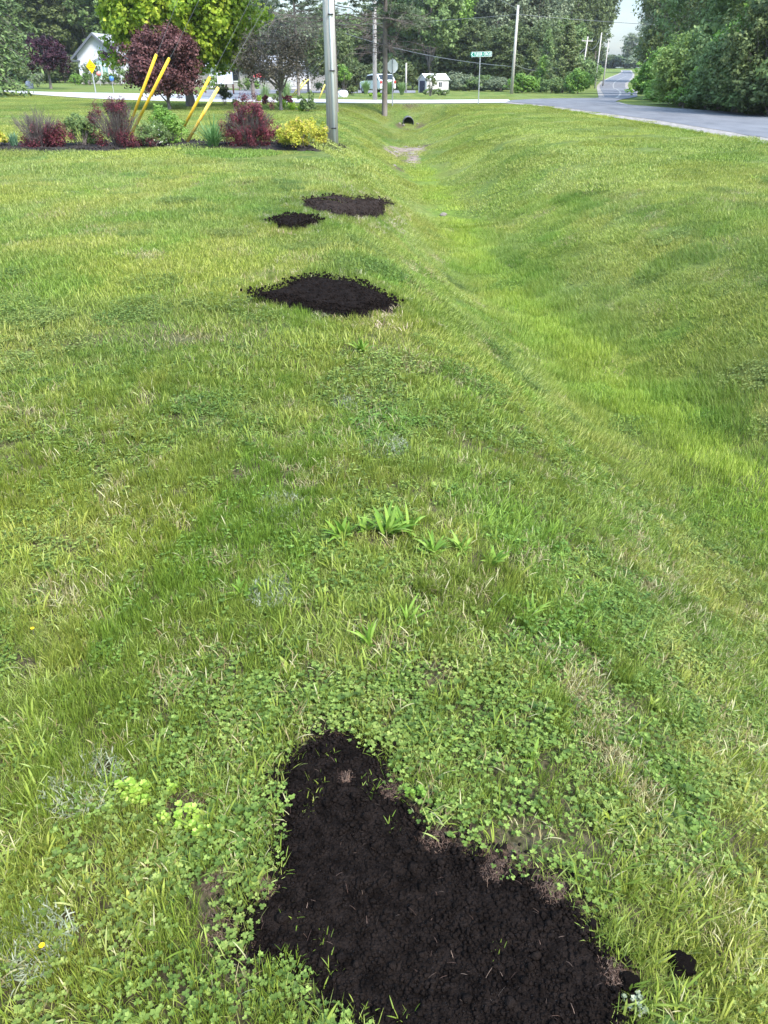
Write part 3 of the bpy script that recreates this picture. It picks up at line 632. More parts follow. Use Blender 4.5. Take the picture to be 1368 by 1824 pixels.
def soil_patch(key, label, res, hump, rough, m, nl, r0, r1, fr, skip=None, sub=1):
    o = obj('soil_patch', patch_mesh(SW[key], res, hump, rough, m, 40+len(key), fr, skip)); tag(o, label, 'soil patch', 'patches of fresh black topsoil on the lawn')
    V, F = lumps(nl, SW[key], r0, r1, rs, hump*.95, .09 if key == 'near' else .07, sub); c = obj('crumbs', tri_mesh('crumbs', V, F, m, False), o); c['kind'] = 'stuff'
    return o
soil_patch('near', 'large black topsoil patch shaped like a boot in the foreground', .0032, .012, .008, M['soil'], 24000, .0011, .0065, 34, sub=1)
V, F = lumps(260, SW['near'], .005, .0125, rs, .013, .05, 2); c = obj('clods', tri_mesh('clods', V, F, M['soil'], True), [o for o in bpy.data.objects if o.name.startswith('soil_patch')][0]); c['kind'] = 'stuff'
soil_patch('mid', 'wide diamond shaped patch of black soil in the middle of the lawn', .010, .07, .02, M['soil'], 5200, .0025, .013, 20)
soil_patch('small', 'smallest black soil patch, beside the mottled far one', .010, .06, .022, M['soil'], 1500, .003, .017, 16)
rg = np.random.default_rng(5); pn = SW['near']; lo = pn.min(0); hi = pn.max(0); q_ = lo+(hi-lo)*rg.random((900, 2)); q_ = q_[inside(pn, *q_.T)][:110]; p = blades(len(q_), .001, .008, .03, .0004, .0009, 1.9, rg, 4, curl=.5)
off = np.repeat(np.column_stack([q_, G(q_[:, 0], q_[:, 1])+.018]), 10, 0); c = obj('root_fibres', quads('root_fibres', p[0]+off, p[1], L['rootmat'], p[2]), [o for o in bpy.data.objects if o.name.startswith('soil_patch')][0]); c['kind'] = 'stuff'
fc = gp(588, 362)
soil_patch('far', 'farthest soil patch, mottled brown with a tuft of grass left in it', .012, .05, .022, M['drysoil'], 2600, .003, .016, 14, skip=lambda X, Y: np.hypot((X-fc[0])/.13, (Y-fc[1])/.06) < 1)
for px, py, rr, lb in ((1208,1730,.030,'black lump of soil alone in the grass right of the near patch'),(1118,1757,.021,'round soil lump at the right edge of the near patch')):
    b = gp(px, py); import bmesh
    bm = bmesh.new(); bmesh.ops.create_icosphere(bm, subdivisions=4, radius=1); rr_ = np.random.default_rng(px)
    V = np.array([v.co[:] for v in bm.verts]); nn = .95+.8*(fbm(V[:, 0]*1.7+V[:, 2]+5, V[:, 1]*1.7+V[:, 2]*.7+5, 3, 3)-.5)+.14*(fbm(V[:, 0]*8+V[:, 2]*5+9, V[:, 1]*8+9+V[:, 2]*3, 4, 2)-.5)
    for v, k in zip(bm.verts, nn): v.co *= k
    me = bpy.data.meshes.new('soil_clod'); bm.to_mesh(me); bm.free(); me.materials.append(M['soil']); o = obj('soil_clod', me, None, (b[0], b[1], b[2]+rr*.95)); o.scale = (rr, rr*.9, rr*.85)
    tag(o, lb, 'soil lump')
# torn root mats at the patch edge
def root_mat(px, py, s, label, n=800):
    b = gp(px, py); rg = np.random.default_rng(px); p = blades(n, .04*s, .004, .018, .0004, .0009, 1.7, rg, 3)
    p[0][:, 2] += np.repeat(rg.random(n)*.014*s, 8)*np.exp(-((p[0][:, 0]**2+p[0][:, 1]**2)/(.03*s)**2))
    o = obj('torn_turf', quads('torn_turf', p[0], p[1], L['rootmat'], p[2]), None, (b[0], b[1], b[2]+.008)); o.scale = (1, .9, 1.2)
    tag(o, label, 'torn turf', 'brown scraps of torn turf round the near soil patch')
for a in ((392,1572,1.1,'reddish brown root scrap at the left notch of the near patch'),(385,1655,1.2,'brown torn turf left of the widest part of the near patch'),
          (880,1556,1.0,'brown torn turf on the upper right edge of the near patch'),(972,1588,1.1,'pale fibrous turf scrap right along the near patch edge'),
          (700,1412,.9,'brown torn turf at the neck of the near patch'),(332,1438,1.3,'brown bare root scrap beside the lime seedlings'),(775,1500,1.1,'long scatter of dead roots below the neck of the near patch'),
          (1082,1738,.9,'brown crumbly scrap beside the round soil lump'),(618,1392,.5,'tiny tan root scrap inside the neck of the near patch'),(466,1585,1.0,'torn turf scrap overlapping the soil on the left side')): root_mat(*a)
for px, py in ((425,1240),(250,980),(140,1320),(380,1060),(565,880),(60,1010),(500,1100),(610,775),(1010,1560)):
    pass
# weeds one can point at
def rosette(px, py, n, L0, L1, w, mkey, name, label, cat, group=None, lean=1.3, z=0, seed=None):
    b = gp(px, py); rg = np.random.default_rng(seed or px+py); p = blades(n, .012+.006*(n > 12), L0, L1, w*.7, w, lean, rg, 6, prof=[.3, .6, .95, 1, .8, .5, .08], curl=.9)
    o = obj(name, quads(name, p[0], p[1], L[mkey], p[2], smooth=True), None, b); return tag(o, label, cat, group)
WG = 'bright weeds standing out of the lawn'
for a in ((690,955,30,.08,.17,.022,'tallest clump of broad weed leaves in the middle of the lawn'),(725,950,20,.07,.13,.02,'broad leaf weed at the right of the tallest clump'),
          (612,962,18,.07,.13,.020,'pale broad leaf weed left of the tallest clump'),(650,950,16,.06,.11,.018,'small broad leaf weed between the pale one and the tallest clump'),
          (770,990,18,.06,.12,.015,'narrow leaf yellow green weed below right of the tallest clump'),(822,985,16,.06,.11,.015,'narrow leaf weed beside the ditch edge, upper one'),
          (880,1005,14,.06,.1,.016,'flat weed with leaves spread right, next to the clover'),(725,1110,20,.05,.11,.012,'upright bright weed above the near soil patch'),
          (655,1150,14,.05,.11,.012,'slim bright weed left of the upright one'),(945,1100,24,.05,.1,.012,'dense bright tuft weed on the ditch edge'),
          (430,1065,16,.05,.1,.014,'pale weed beside the silver leaf patch'),(645,630,22,.09,.16,.02,'distant broad leaf weed below the wide soil patch'),
          (950,1358,12,.04,.08,.010,'bright grassy weed right of the neck of the near patch')):
    rosette(*a[:6], 'weed', 'plantain_weed', a[6], 'weed', WG)
def sprig(px, py, s, mkey, label, group, nst=5):
    nst *= 2; b = gp(px, py); rg = np.random.default_rng(px); pos = []; az = []; sz = []; st = []
    for k in range(nst):
        q = rg.normal(0, .017*s, 2); h = (.02+.03*rg.random())*s; st.append(([(q[0]*.3, q[1]*.3, 0), (q[0], q[1], h)], [.0011, .0009]))
        for lv in range(3):
            zz = h*(.55+.22*lv); a0 = rg.random()*3
            for t in range(4 if lv == 2 else 2): pos.append((q[0], q[1], zz)); az.append(a0+t*(1.57 if lv == 2 else 3.14)); sz.append((.0105-.001*lv)*s*(.8+.4*rg.random()))
    n = len(pos); lf = leaflets(np.array(pos), np.array(az), np.array(sz), rg.random(n)*.5, rg.random(n)); tv, tf_ = tube_np(st, 4)
    e = tag(empty('seedling_weed', b), label, 'weed', group); obj('leaves', quads('leaves', *lf[:2], L[mkey], lf[2], smooth=True), e); obj('stems', quads('stems', tv, tf_, L[mkey], np.full(len(tv), .3)), e)
LG = 'lime green seedlings at the left of the near soil patch'
for a in ((240,1418,1.25,'lime','largest lime green seedling, left of the near soil patch',LG,7),(222,1440,.9,'lime','lime green seedling at the lower left of the largest one',LG),(258,1436,.9,'lime','lime green seedling under the largest one',LG,4),
          (335,1472,1.2,'lime','lime green seedling below the brown root scrap',LG,6),(352,1478,.8,'lime','small lime seedling at the right of the one below the root scrap',LG),(300,1415,.8,'lime','small lime seedling between the two larger groups',LG),
          (290,1470,.7,'lime','tiny lime seedling left of the one below the root scrap',LG),(1125,1795,.7,'silver','grey green seedling at the lower right edge of the near patch',None,6),
          (745,1420,.9,'clover','green seedling at the right side of the soil neck',None,5)):
    sprig(a[0], a[1], a[2], 'weed' if a[3] == 'clover' else a[3], a[4], a[5], *(a[6:]))
def silver(px, py, s, label):
    b = gp(px, py); rg = np.random.default_rng(px); p = blades(int(520*s), .085*s, .012, .034, .0022, .0042, 1.7, rg, 4, prof=[.6, 1, .9, .7, .15], up0=.012)
    o = obj('silver_weed', quads('silver_weed', p[0], p[1], L['silver'], p[2]), None, b); tag(o, label, 'weed', 'patches of silvery leaves in the lawn')
for a in ((492,1060,1.1,'silvery leaf patch beside the pale weed'),(685,800,1.5,'silvery leaf patch in the middle of the lawn'),(622,722,1.2,'farthest silvery leaf patch below the wide soil patch'),(60,1690,1.0,'silvery leaf patch in the lower left corner'),(500,905,1.3,'grey leaf patch left of the broad weeds'),(150,1400,1.2,'dull grey leaf patch left of the lime seedlings')): silver(*a)
def butter(px, py, label):
    b = gp(px, py); e = tag(empty('yellow_flower', b), label, 'flower', 'tiny yellow flowers in the lawn')
    obj('stem', quads('stem', *tube_np([([(0, 0, 0), (0, 0, .045)], [.0008, .0007])], 4), M['stem']), e)
    n = 5; lf = leaflets(np.tile([[0, 0, .045]], (n, 1)), np.arange(n)*6.283/n, np.full(n, .0065), np.full(n, .35), np.ones(n)); obj('petals', quads('petals', *lf[:2], M['signyellow'], lf[2]), e)
butter(84, 1706, 'tiny yellow flower in the lower left corner'); butter(64, 1139, 'tiny yellow flower at the left edge of the lawn')

# mulch bed
mp_ = obj('mulch_bed', patch_mesh(MW, .05, .05, .03, M['mulch'], 3, 9)); tag(mp_, 'strip of dark bark mulch under the row of shrubs', 'mulch bed')
V, F = lumps(1500, MW, .012, .04, rs, .045, .05, 1); V_ = V.copy(); c = obj('chips', tri_mesh('chips', V_, F, M['mulch']), mp_); c['kind'] = 'stuff'

# ------------------------------------------------------------------ foliage
def leafcards(P, Nn, size, rg, asp=.6, tint=None):
    "one diamond card per point, facing Nn with jitter"
    n = len(P); N_ = Nn+rg.normal(0, .55, (n, 3)); N_ /= np.linalg.norm(N_, axis=1)[:, None]+1e-9
    ref = rg.normal(0, 1, (n, 3)); U = np.cross(N_, ref); U /= np.linalg.norm(U, axis=1)[:, None]+1e-9; Vv = np.cross(N_, U)
    s = size*(.6+.8*rg.random(n))[:, None]
    C = np.stack([P-U*s*.5, P+Vv*s*.5*asp, P+U*s*.5, P-Vv*s*.5*asp], 1)
    t = rg.random(n) if tint is None else np.clip(tint, 0, 1)
    return C.reshape(-1, 3), np.arange(n*4).reshape(-1, 4), np.repeat(t, 4)
def sph(n, rg):
    v = rg.normal(0, 1, (n, 3)); return v/np.linalg.norm(v, axis=1)[:, None]
def blob_crown(w, d, h, z0, nl, n, size, rg, asp=.6, low=.25, taper=0.0, sub=14, tuf=.33, out=.86):
    "crown of lobes, each lobe of smaller leafy tufts"
    cz = z0+h/2; dirs = sph(nl, rg); rr = out*(.45+.55*rg.random(nl))**.6
    dirs[:, :2] /= np.maximum(np.sqrt(1-np.clip(dirs[:, 2:3], -1, 1)**2), .3)**np.where(dirs[:, 2:3] < 0, .75, .25); C = dirs*rr[:, None]*np.array([w/2, d/2, h/2])*.86; C[:, :2] *= 1+.12*rg.random((nl, 1))
    tz = np.clip((C[:, 2]+h/2)/h, 0, 1); f = 1-taper*tz; C[:, 0] *= f; C[:, 1] *= f
    lr = (.26+.20*rg.random(nl))*np.minimum(min(w, d), h)/2*1.05*(1-.5*taper*tz)
    tc = C[:, None, :]+(sph(nl*sub, rg).reshape(nl, sub, 3))*lr[:, None, None]*np.array([1, 1, .85])*(.55+.5*rg.random((nl, sub, 1)))
    tr = np.repeat(lr*tuf, sub)*(.6+.8*rg.random(nl*sub)); tc = tc.reshape(-1, 3); own = np.repeat(np.arange(nl), sub)
    k = rg.integers(0, len(tc), n); u = sph(n, rg); P = tc[k]+u*(tr[k]*(.3+.75*rg.random(n)))[:, None]
    outd = P-C[own[k]]; outd /= np.linalg.norm(outd, axis=1)[:, None]+1e-9
    N_ = outd*.5+u*.35+np.array([0, 0, .45])
    lt = rg.random(len(tc)); tint = .5*lt[k]+.5*rg.random(n)
    P[:, 2] += cz; keepm = P[:, 2] > z0*.8+.02
    P, N_, tint = P[keepm], N_[keepm], tint[keepm]
    return leafcards(P, N_, size, rg, asp, tint), C+np.array([0, 0, cz])
def limb(a, b, r0, r1, rg, k=7, wob=.08, sag=0):
    a = np.array(a, float); b = np.array(b, float); t = np.linspace(0, 1, k)[:, None]; P = a+(b-a)*t; Ln = np.linalg.norm(b-a)
    w = np.cumsum(rg.normal(0, wob*Ln/k, (k, 3)), 0); w -= w[0]; P = P+w*np.minimum(1, 3*(1-t)+.2); P[:, 2] -= sag*Ln*(t[:, 0]**2)
    return P, np.linspace(r0, r1, k)
def trunk_mesh(hh, r, C, rg, fork, m, nlimb=8, lean=(0, 0)):
    top = np.array([lean[0], lean[1], hh]); P, rad = limb((0, 0, -.15), top, r, r*.35, rg, 9, .03); rad[0] = r*1.35; L_ = [(P, rad)]
    idx = rg.permutation(len(C))[:nlimb]
    for i in idx:
        t = fork+(1-fork)*rg.random()*.55; s = np.array([np.interp(t*hh, P[:, 2], P[:, j]) for j in range(3)])
        if C[i][2] < s[2]-.1: s[2] = max(fork*hh*.9, C[i][2]-.6)
        L_.append(limb(s, C[i], r*.42, r*.08, rg, 6, .12)); e = L_[-1][0]
        for q in range(2): L_.append(limb(e[3], e[3]+(C[i]-s)*.4+rg.normal(0, .25, 3)*np.linalg.norm(C[i]-s)*.6, r*.16, r*.04, rg, 4, .15))
    V, F = tube_np(L_, 7); return quads('trunk', V, F, m, smooth=True)
def make_tree(name, label, cat, loc, hh, w, z0, leaf, size, n, seed, group=None, r=.12, nl=22, bark='bark', taper=0.0, asp=.6, d=None, nlimb=9, rz=0, sub=14, tuf=.33, out=.86):
    rg = np.random.default_rng(seed); (V, F, T), C = blob_crown(w, d or w, hh-z0, z0, nl, n, size, rg, asp, taper=taper, sub=sub, tuf=tuf, out=out)
    e = empty(name, loc, rz); tag(e, label, cat, group)
    obj('trunk', trunk_mesh(min(hh*.8, z0+(hh-z0)*.6), r, C, rg, z0*.8/max(hh*.8, .1), M[bark], nlimb), e)
    obj('crown', quads('crown', V, F, L[leaf], T), e); return e
def copy_thing(src, loc, rz, sc, label, group=None, cat=None, lm=None):
    e = src.copy(); COL.objects.link(e); e.location = loc; e.rotation_euler = (0, 0, rz); e.scale = sc; e['label'] = label
    if group: e['group'] = group
    if cat: e['category'] = cat
    for ch in src.children:
        c = ch.copy(); COL.objects.link(c); c.parent = e
        if lm and c.name.startswith('crown'):
            c.material_slots[0].link = 'OBJECT'; c.material_slots[0].material = L[lm]
    return e
def conifer(name, label, loc, hh, w, seed, leaf='conifer', group=None, n_br=150, z0=.4, size=.3, droop=.35, card=44, r=.16, rz=0, cat='tree', fullness=.6):
    rg = np.random.default_rng(seed); Ls = [limb((0, 0, -.1), (0, 0, hh*.98), r, .02, rg, 8, .01)]; Ps = []; Ns = []; T = []
    for i in range(n_br):
        t = (i+rg.random())/n_br; z = z0+(hh-z0)*t; Ln = w/2*(1-t)**fullness*(.7+.4*rg.random())+.12; a = rg.random()*6.283
        P, rad = limb((0, 0, z), (math.cos(a)*Ln, math.sin(a)*Ln, z+.05*Ln), .03, .006, rg, 6, .08, droop); Ls.append((P, rad))
        k = int(card*(.35+Ln/(w/2))); s = rg.random(k)**.6; q = np.stack([np.interp(s, np.linspace(0, 1, 6), P[:, j]) for j in range(3)], 1)
        q += rg.normal(0, 1, (k, 3))*np.array([.10, .10, .07])*w*.35; q[:, 2] -= .05*w*rg.random(k); Ps.append(q)
        Ns.append(np.tile([math.cos(a)*.4, math.sin(a)*.4, .8], (k, 1))); T.append(.55*s+.45*rg.random(k))
    V, F, TT = leafcards(np.concatenate(Ps), np.concatenate(Ns), size, rg, .42, np.concatenate(T)*1.0)
    e = empty(name, loc, rz); tag(e, label, cat, group); tv, tf_ = tube_np(Ls, 5); obj('trunk', quads('trunk', tv, tf_, M['bark'], smooth=True), e); obj('crown', quads('crown', V, F, L[leaf], TT), e); return e
def pine(label, loc, hh, seed, zdead, spread, n_br=60, r=.14, leaf='pine', dens=1.0, dead_n=22):
    rg = np.random.default_rng(seed); Lt = [limb((0, 0, -.1), (0, 0, hh), r, .05, rg, 10, .012)]; Lb = []; Ps = []; Ns = []
    for i in range(dead_n):
        z = zdead[0]+(zdead[1]-zdead[0])*rg.random(); a = rg.random()*6.283; Ln = spread*(.45+.6*rg.random())
        P, rad = limb((0, 0, z), (math.cos(a)*Ln, math.sin(a)*Ln, z+Ln*(rg.random()*.3-.12)), .022, .004, rg, 7, .14, .08); Lb.append((P, rad))
        for q in range(7):
            j = rg.integers(2, 6); b = P[j]; dv = (P[-1]-P[0])*.28*rg.random()+rg.normal(0, .22, 3)*Ln*.5; Pq = limb(b, b+dv, .009, .003, rg, 4, .2); Lb.append(Pq)
            for w in range(3): Lb.append(limb(Pq[0][2], Pq[0][2]+rg.normal(0, .18, 3)*Ln*.5, .005, .002, rg, 3, .2))
    for i in range(n_br):
        z = zdead[1]*.85+(hh-zdead[1]*.85)*rg.random(); t = (z-zdead[1]*.85)/(hh-zdead[1]*.85); a = rg.random()*6.283; Ln = spread*(1.1-.75*t)*(.6+.6*rg.random())
        P, rad = limb((0, 0, z), (math.cos(a)*Ln, math.sin(a)*Ln, z+Ln*.12), .05, .01, rg, 7, .12, .1); Lb.append((P, rad))
        for q in range(int(14*dens)):
            j = rg.integers(2, 7); b = P[j]+rg.normal(0, .13, 3)*Ln*np.array([1, 1, .5]); Lb.append(limb(P[max(j-1, 0)], b, .012, .004, rg, 3, .1))
            k = 40; u = sph(k, rg); u[:, 2] = np.abs(u[:, 2])*.7; Ps.append(b+u*.2*rg.random((k, 1))**.5*np.array([1.5, 1.5, .8])); Ns.append(u)
    e = tag(empty('pine_tree', loc), label, 'tree', 'pines along the side street'); tv, tf_ = tube_np(Lt, 9); obj('trunk', quads('trunk', tv, tf_, M['pinebark'], smooth=True), e)
    tv, tf_ = tube_np(Lb, 4); obj('branches', quads('branches', tv, tf_, M['deadwood']), e)
    V, F, T = leafcards(np.concatenate(Ps), np.concatenate(Ns), .19, rg, .22); obj('crown', quads('crown', V, F, L[leaf], T), e); return e
def dims(px, pyb, pyt, wpx):
    b = gp(px, pyb); return b, hgt(px, pyt, b), wpx*mpp(b)
def shrub(name, label, px, pyb, pyt, wpx, leaf, size, n, seed, group=None, cat='shrub', nl=16, z0=.02, taper=0, d=None, stems=10, base=None, tuf=.33, sub=14, asp=.6, out=.86):
    b, hh, w = dims(px, pyb, pyt, wpx) if base is None else (base, pyt, wpx); rg = np.random.default_rng(seed); w *= 1.14; hh *= 1.06
    (V, F, T), C = blob_crown(w, d or w*.9, hh-z0, z0, nl, n, size, rg, asp, taper=taper, tuf=tuf, sub=sub, out=out); e = tag(empty(name, b), label, cat, group)
    Ls = []
    for i in range(stems):
        c = C[rg.integers(0, len(C))]; Ls.append(limb((rg.normal(0, .04*w), rg.normal(0, .04*w), -.03), c+(c-np.array([0, 0, 0]))*.15, .012*max(1, hh*.8), .004, rg, 6, .1))
    tv, tf_ = tube_np(Ls, 5); obj('stems', quads('stems', tv, tf_, M['stem']), e); obj('foliage', quads('foliage', V, F, L[leaf], T), e); return e

# --- shrubs of the mulch bed
BG = 'shrubs and plants in the mulch bed'
def barberry(label, px, pyb, pyt, wpx, seed, twig, zones, leaf, size=.034):
    "fan of arching stems; zones: (z share, radius share, spread) where leaves sit"
    b, hh, w = dims(px, pyb, pyt, wpx); rg = np.random.default_rng(seed); Ls = []; Ps = []; Ns = []; T = []
    n = 170
    for i in range(n):
        a = rg.random()*6.283; tl = (rg.random()**.7)*.62; hl = hh*(.7+.35*rg.random())/(1+tl*.6); e = np.array([math.cos(a)*math.sin(tl)*w*.82, math.sin(a)*math.sin(tl)*w*.7, hl])
        P, rad = limb((rg.normal(0, .05*w), rg.normal(0, .05*w), 0), e, .006, .0022, rg, 7, .07); Ls.append((P, rad))
        for q in range(5):
            j = rg.integers(2, 6); Ls.append(limb(P[j], P[j]+(P[j+1]-P[j])*1.5+rg.normal(0, .045, 3), .003, .0015, rg, 3, .1))
    Ls_ = Ls[:int(len(Ls)*twig)]
    for (cx, cz, rw, rh, k) in zones:      # leaf masses, in shares of width / height
        m = 34; k = int(k*1.6); lob = np.stack([cx*w+rg.normal(0, .5, m)*rw*w, rg.normal(0, .33, m)*rw*w*1.1, cz*hh+rg.normal(0, .5, m)*rh*hh], 1)
        kk = rg.integers(0, m, k); u = sph(k, rg); P = lob[kk]+u*(.09*(.3+rg.random(k)))[:, None]*np.array([1, 1, 1.3]); ok = (P[:, 2] > .02); P = P[ok]; Ps.append(P); Ns.append(u[ok]+np.array([0, -.2, .5])); T.append((.45*rg.random(m)[kk]+.55*rg.random(k)**1.6)[ok])
    e = tag(empty('barberry_shrub', b), label, 'shrub', BG); tv, tf_ = tube_np(Ls_, 4); obj('stems', quads('stems', tv, tf_, M['stem']), e)
    V, F, TT = leafcards(np.concatenate(Ps), np.concatenate(Ns), size, rg, .5, np.concatenate(T)); obj('foliage', quads('foliage', V, F, L[leaf], TT), e); return e
barberry('barberry with a bare twiggy fan above low red leaves, leftmost red shrub of the bed', 76, 266, 190, 92, 1, 1.0, [(-.22, .2, .2, .22, 1300), (.16, .26, .26, .3, 3000), (.4, .42, .14, .25, 900), (-.02, .12, .3, .2, 1200)], 'barberry')
barberry('tall twiggy barberry left of the yellow guards with dark red tips on top', 214, 264, 178, 92, 2, 1.0, [(0, .86, .26, .16, 1900), (-.42, .66, .1, .1, 500), (.28, .14, .3, .24, 1500), (-.35, .2, .12, .22, 600), (.05, .4, .3, .35, 900)], 'barberry_dark')
barberry('wide wine red barberry beside the yellow spirea, fullest red shrub of the bed', 446, 262, 181, 96, 3, .8, [(.08, .74, .34, .34, 3400), (-.28, .32, .28, .32, 2800), (.28, .3, .28, .34, 3000), (0, .42, .42, .42, 3600)], 'barberry')
shrub('spirea_shrub', 'round yellow spirea with pinkish tips beside the utility pole', 540, 264, 208, 96, 'spirea', .036, 14000, 5, BG, nl=44, tuf=.46)
shrub('green_shrub', 'open lobed green shrub between the two twiggy barberries', 150, 262, 206, 62, 'mid', .045, 5600, 6, BG, nl=18, stems=16, out=.9, tuf=.42)
shrub('green_shrub', 'tall bright green shrub directly behind the white flowering mound', 308, 258, 182, 58, 'bright', .045, 8500, 7, BG, nl=24, stems=16, out=.9, tuf=.42)
shrub('flowering_mound', 'dense green mound with small white flowers, left of the bright green shrub', 276, 263, 216, 58, 'mid', .028, 9000, 8, BG, nl=34)
fm = gp(276, 263); rg = np.random.default_rng(81); u = sph(64, rg); u[:, 2] = np.abs(u[:, 2]); P = u*np.array([.34, .3, .46])+np.array([0, -.05, .05])
V, F, T = leafcards(P, u, .024, rg, 1.0); fo = [o for o in bpy.data.objects if o.name.startswith('flowering_mound')][0]; fq = obj('flowers', quads('flowers', V, F, L['white_flower'], T), fo); fq['kind'] = 'stuff'
shrub('gold_shrub', 'gold and green shrub cut by the left edge of the photo', -2, 264, 226, 42, 'spirea', .04, 3600, 9, BG)
def strap_clump(name, label, px, pyb, pyt, wpx, leaf, n, w, lean, seed, group=None, cat='plant', base=None):
    b, hh, ww = dims(px, pyb, pyt, wpx) if base is None else (base, pyt, wpx); rg = np.random.default_rng(seed)
    p = blades(n, ww*.14, hh*.7, hh*1.35, w*.7, w, lean, rg, 7, prof=[.8, 1, 1, .9, .75, .55, .35, .06]); o = obj(name, quads(name, p[0], p[1], L[leaf], p[2], smooth=True), None, b); return tag(o, label, cat, group)
strap_clump('daylily_clump', 'arching strap leaf daylily clump left of the fullest barberry', 380, 262, 212, 62, 'lily', 190, .028, 1.15, 12, BG)
strap_clump('iris_clump', 'upright blue green iris leaves left of the twiggy fan', 28, 264, 238, 40, 'iris', 80, .03, .5, 13, BG)

# --- utility pole with conduit
pb = gp(593, 259); e = tag(empty('utility_pole', pb), 'thick weathered wooden utility pole with a white conduit, standing in the mulch', 'utility pole')
rp_ = 10.0*mpp(pb)
m = MB(); m.tube([(0, 0, -.3), (0, 0, 4), (0, 0, 11)], [rp_, rp_*.94, rp_*.78], 24); m.build('shaft', M['pole'], e, smooth=True)
cx_ = rp_*.34; cy_ = -rp_*.95
m = MB(); m.tube([(cx_, cy_-.01, 0), (cx_-.01, cy_+.0, 4), (cx_-.03, cy_+.03, 8.5)], [.034]*3, 14); m.build('conduit', M['pvc'], e, smooth=True)
for zz in (.38, 1.6, 2.72, 3.9, 5.1):
    m = MB(); m.box(cx_-.062, cy_-.058, zz, cx_+.062, cy_+.03, zz+.025); m.build('strap', M['black'], e, bevel=.004)
m = MB(); m.tube([(cx_-.07, cy_+.02, 0.1), (cx_-.075, cy_+.03, 4), (cx_-.08, cy_+.05, 9)], [.013]*3, 6); m.build('ground_wire', M['black'], e)
m = MB(); m.box(-.45, -.06, 10.2, .45, .06, 10.32); m.build('cross_arm', M['pole'], e, bevel=.01)
# guy wires and yellow guards
def guy(name, px0, py0, hz, px1, py1, r, label, mk, pole, shift=0, group='guy wires of the near utility pole', bottom=None, kk=None):
    top = np.array([pole[0], pole[1]+shift, pole[2]+hz]); a = np.array(gp(px0, py0)); dv = top-a; 
    d = ray(px1, py1); best = None
    for t in np.linspace(.02, .8, 400):       # where along the wire the guard ends
        q = a+dv*t; sx = 684+FPX*q[0]/(q[1]*CP-(q[2]-CAM_H)*SP); sy = 912-FPX*((q[1])*SP+(q[2]-CAM_H)*CP)/(q[1]*CP-(q[2]-CAM_H)*SP)
        if sy <= py1: best = t; break
    t = best or .2
    g_ = tag(empty('wire_guard', tuple(a)), label, 'wire guard', 'yellow guards on the guy wires'); 
    m = MB(); q = dv*t; m.tube([dv*.012, q], [r, r], 12); m.build('guard_tube', M[mk], g_, smooth=True)
    m = MB(); m.tube([q, q+dv/np.linalg.norm(dv)*.015], [r*1.06, r*.9], 12); m.build('guard_cap', M[mk], g_, smooth=True)
    w_ = tag(empty('guy_wire', tuple(a)), label.replace('yellow guard', 'wire') if False else 'guy wire running up from the '+label, 'guy wire', group)
    m = MB(); m.tube([(0, 0, -.05), tuple(dv*.999)], [.0048, .0048], 6); m.build('cable', M['wire'], w_); m = MB(); m.tube([(0, 0, -.1), tuple(dv*.012)], [.012, .012], 8); m.build('anchor_rod', M['steel'], w_)
    return dv, t
for a in ((222,246,8.8,275,98,.038,'upper left yellow guard of the close pair','yellow'),(230,247,7.1,291,105,.038,'lower right yellow guard of the close pair','yellow'),
          (314,252,5.5,372,138,.036,'upper yellow guard behind the bright green shrub','yellow'),(331,257,4.8,387,157,.039,'worn orange yellow guard ending above the lawn','oldyellow')):
    dv, t = guy('g', a[0], a[1], a[2], a[3], a[4], a[5], a[6], a[7], pb)
    print('guard', a[6], np.linalg.norm(dv)*t)

# --- trees on the left lawn
b, hh, w = dims(333, 190, -40, 300); print('maple', b, hh, w)
make_tree('maple_tree', 'large bright yellow green maple behind the red plum', 'tree', (b[0]+.25, b[1], b[2]), 8.4, 266*mpp(b), .85, 'maple', .19, 95000, 21, r=.24, nl=110, d=6.6, asp=.8, nlimb=18, tuf=.30, sub=16)
b, hh, w = dims(286, 196, 30, 152); print('plum', b, hh, w)
make_tree('plum_tree', 'dark red leaf plum tree in front of the big maple', 'tree', (b[0]+.45, b[1], b[2]), hh, w*1.33, .42, 'plum', .11, 34000, 22, r=.09, nl=60, taper=.45, tuf=.42, d=w*.9, nlimb=14)
b, hh, w = dims(91, 158, 57, 100); print('plum2', b, hh, w)
make_tree('plum_tree', 'far purple plum tree on the lawn across the side street', 'tree', b, hh, w, 1.3, 'plum_far', .17, 17000, 23, r=.14, nl=46, taper=.4, nlimb=12)
b, hh, w = dims(484, 196, 36, 132); print('bronze', b, hh, w)
make_tree('bronze_tree', 'sparse bronze leaf tree with forked trunk standing among hostas', 'tree', (b[0]+.45, b[1], b[2]), hh, w*1.25, 1.0, 'brownleaf', .09, 10000, 24, r=.085, nl=70, nlimb=40, tuf=.5)
b = at(201, 103); make_tree('plum_tree', 'small dark plum tree against the white gable house', 'tree', b, 4.6, 3.0, 1.0, 'plum_far', .16, 3500, 25, r=.07, nl=16)
b = gp(40, 160); b = at(5, 62)
conifer('spruce_tree', 'dark drooping spruce at the left edge with pale branch tips', (b[0]-1.2, b[1], b[2]), 13, 7.2, 26, n_br=230, z0=1.0, size=.30, droop=.5, card=60)
pine('tall pine with thin trunk right behind the maple', gp(452, 178), 13, 31, (3.0, 5.6), 3.6, 80)
pine('pine with bare lower boughs beside the culvert ditch', gp(685, 205), 10.5, 32, (2.7, 4.6), 2.6, 46, r=.16, dead_n=26)
pine('pine whose trunk stands hidden right behind the near utility pole', gp(598, 201), 13, 33, (3.2, 5.2), 3.7, 80)
pine('farther pine rising behind the bronze tree', at(530, 72), 14, 34, (3.5, 6), 3.6, 70)

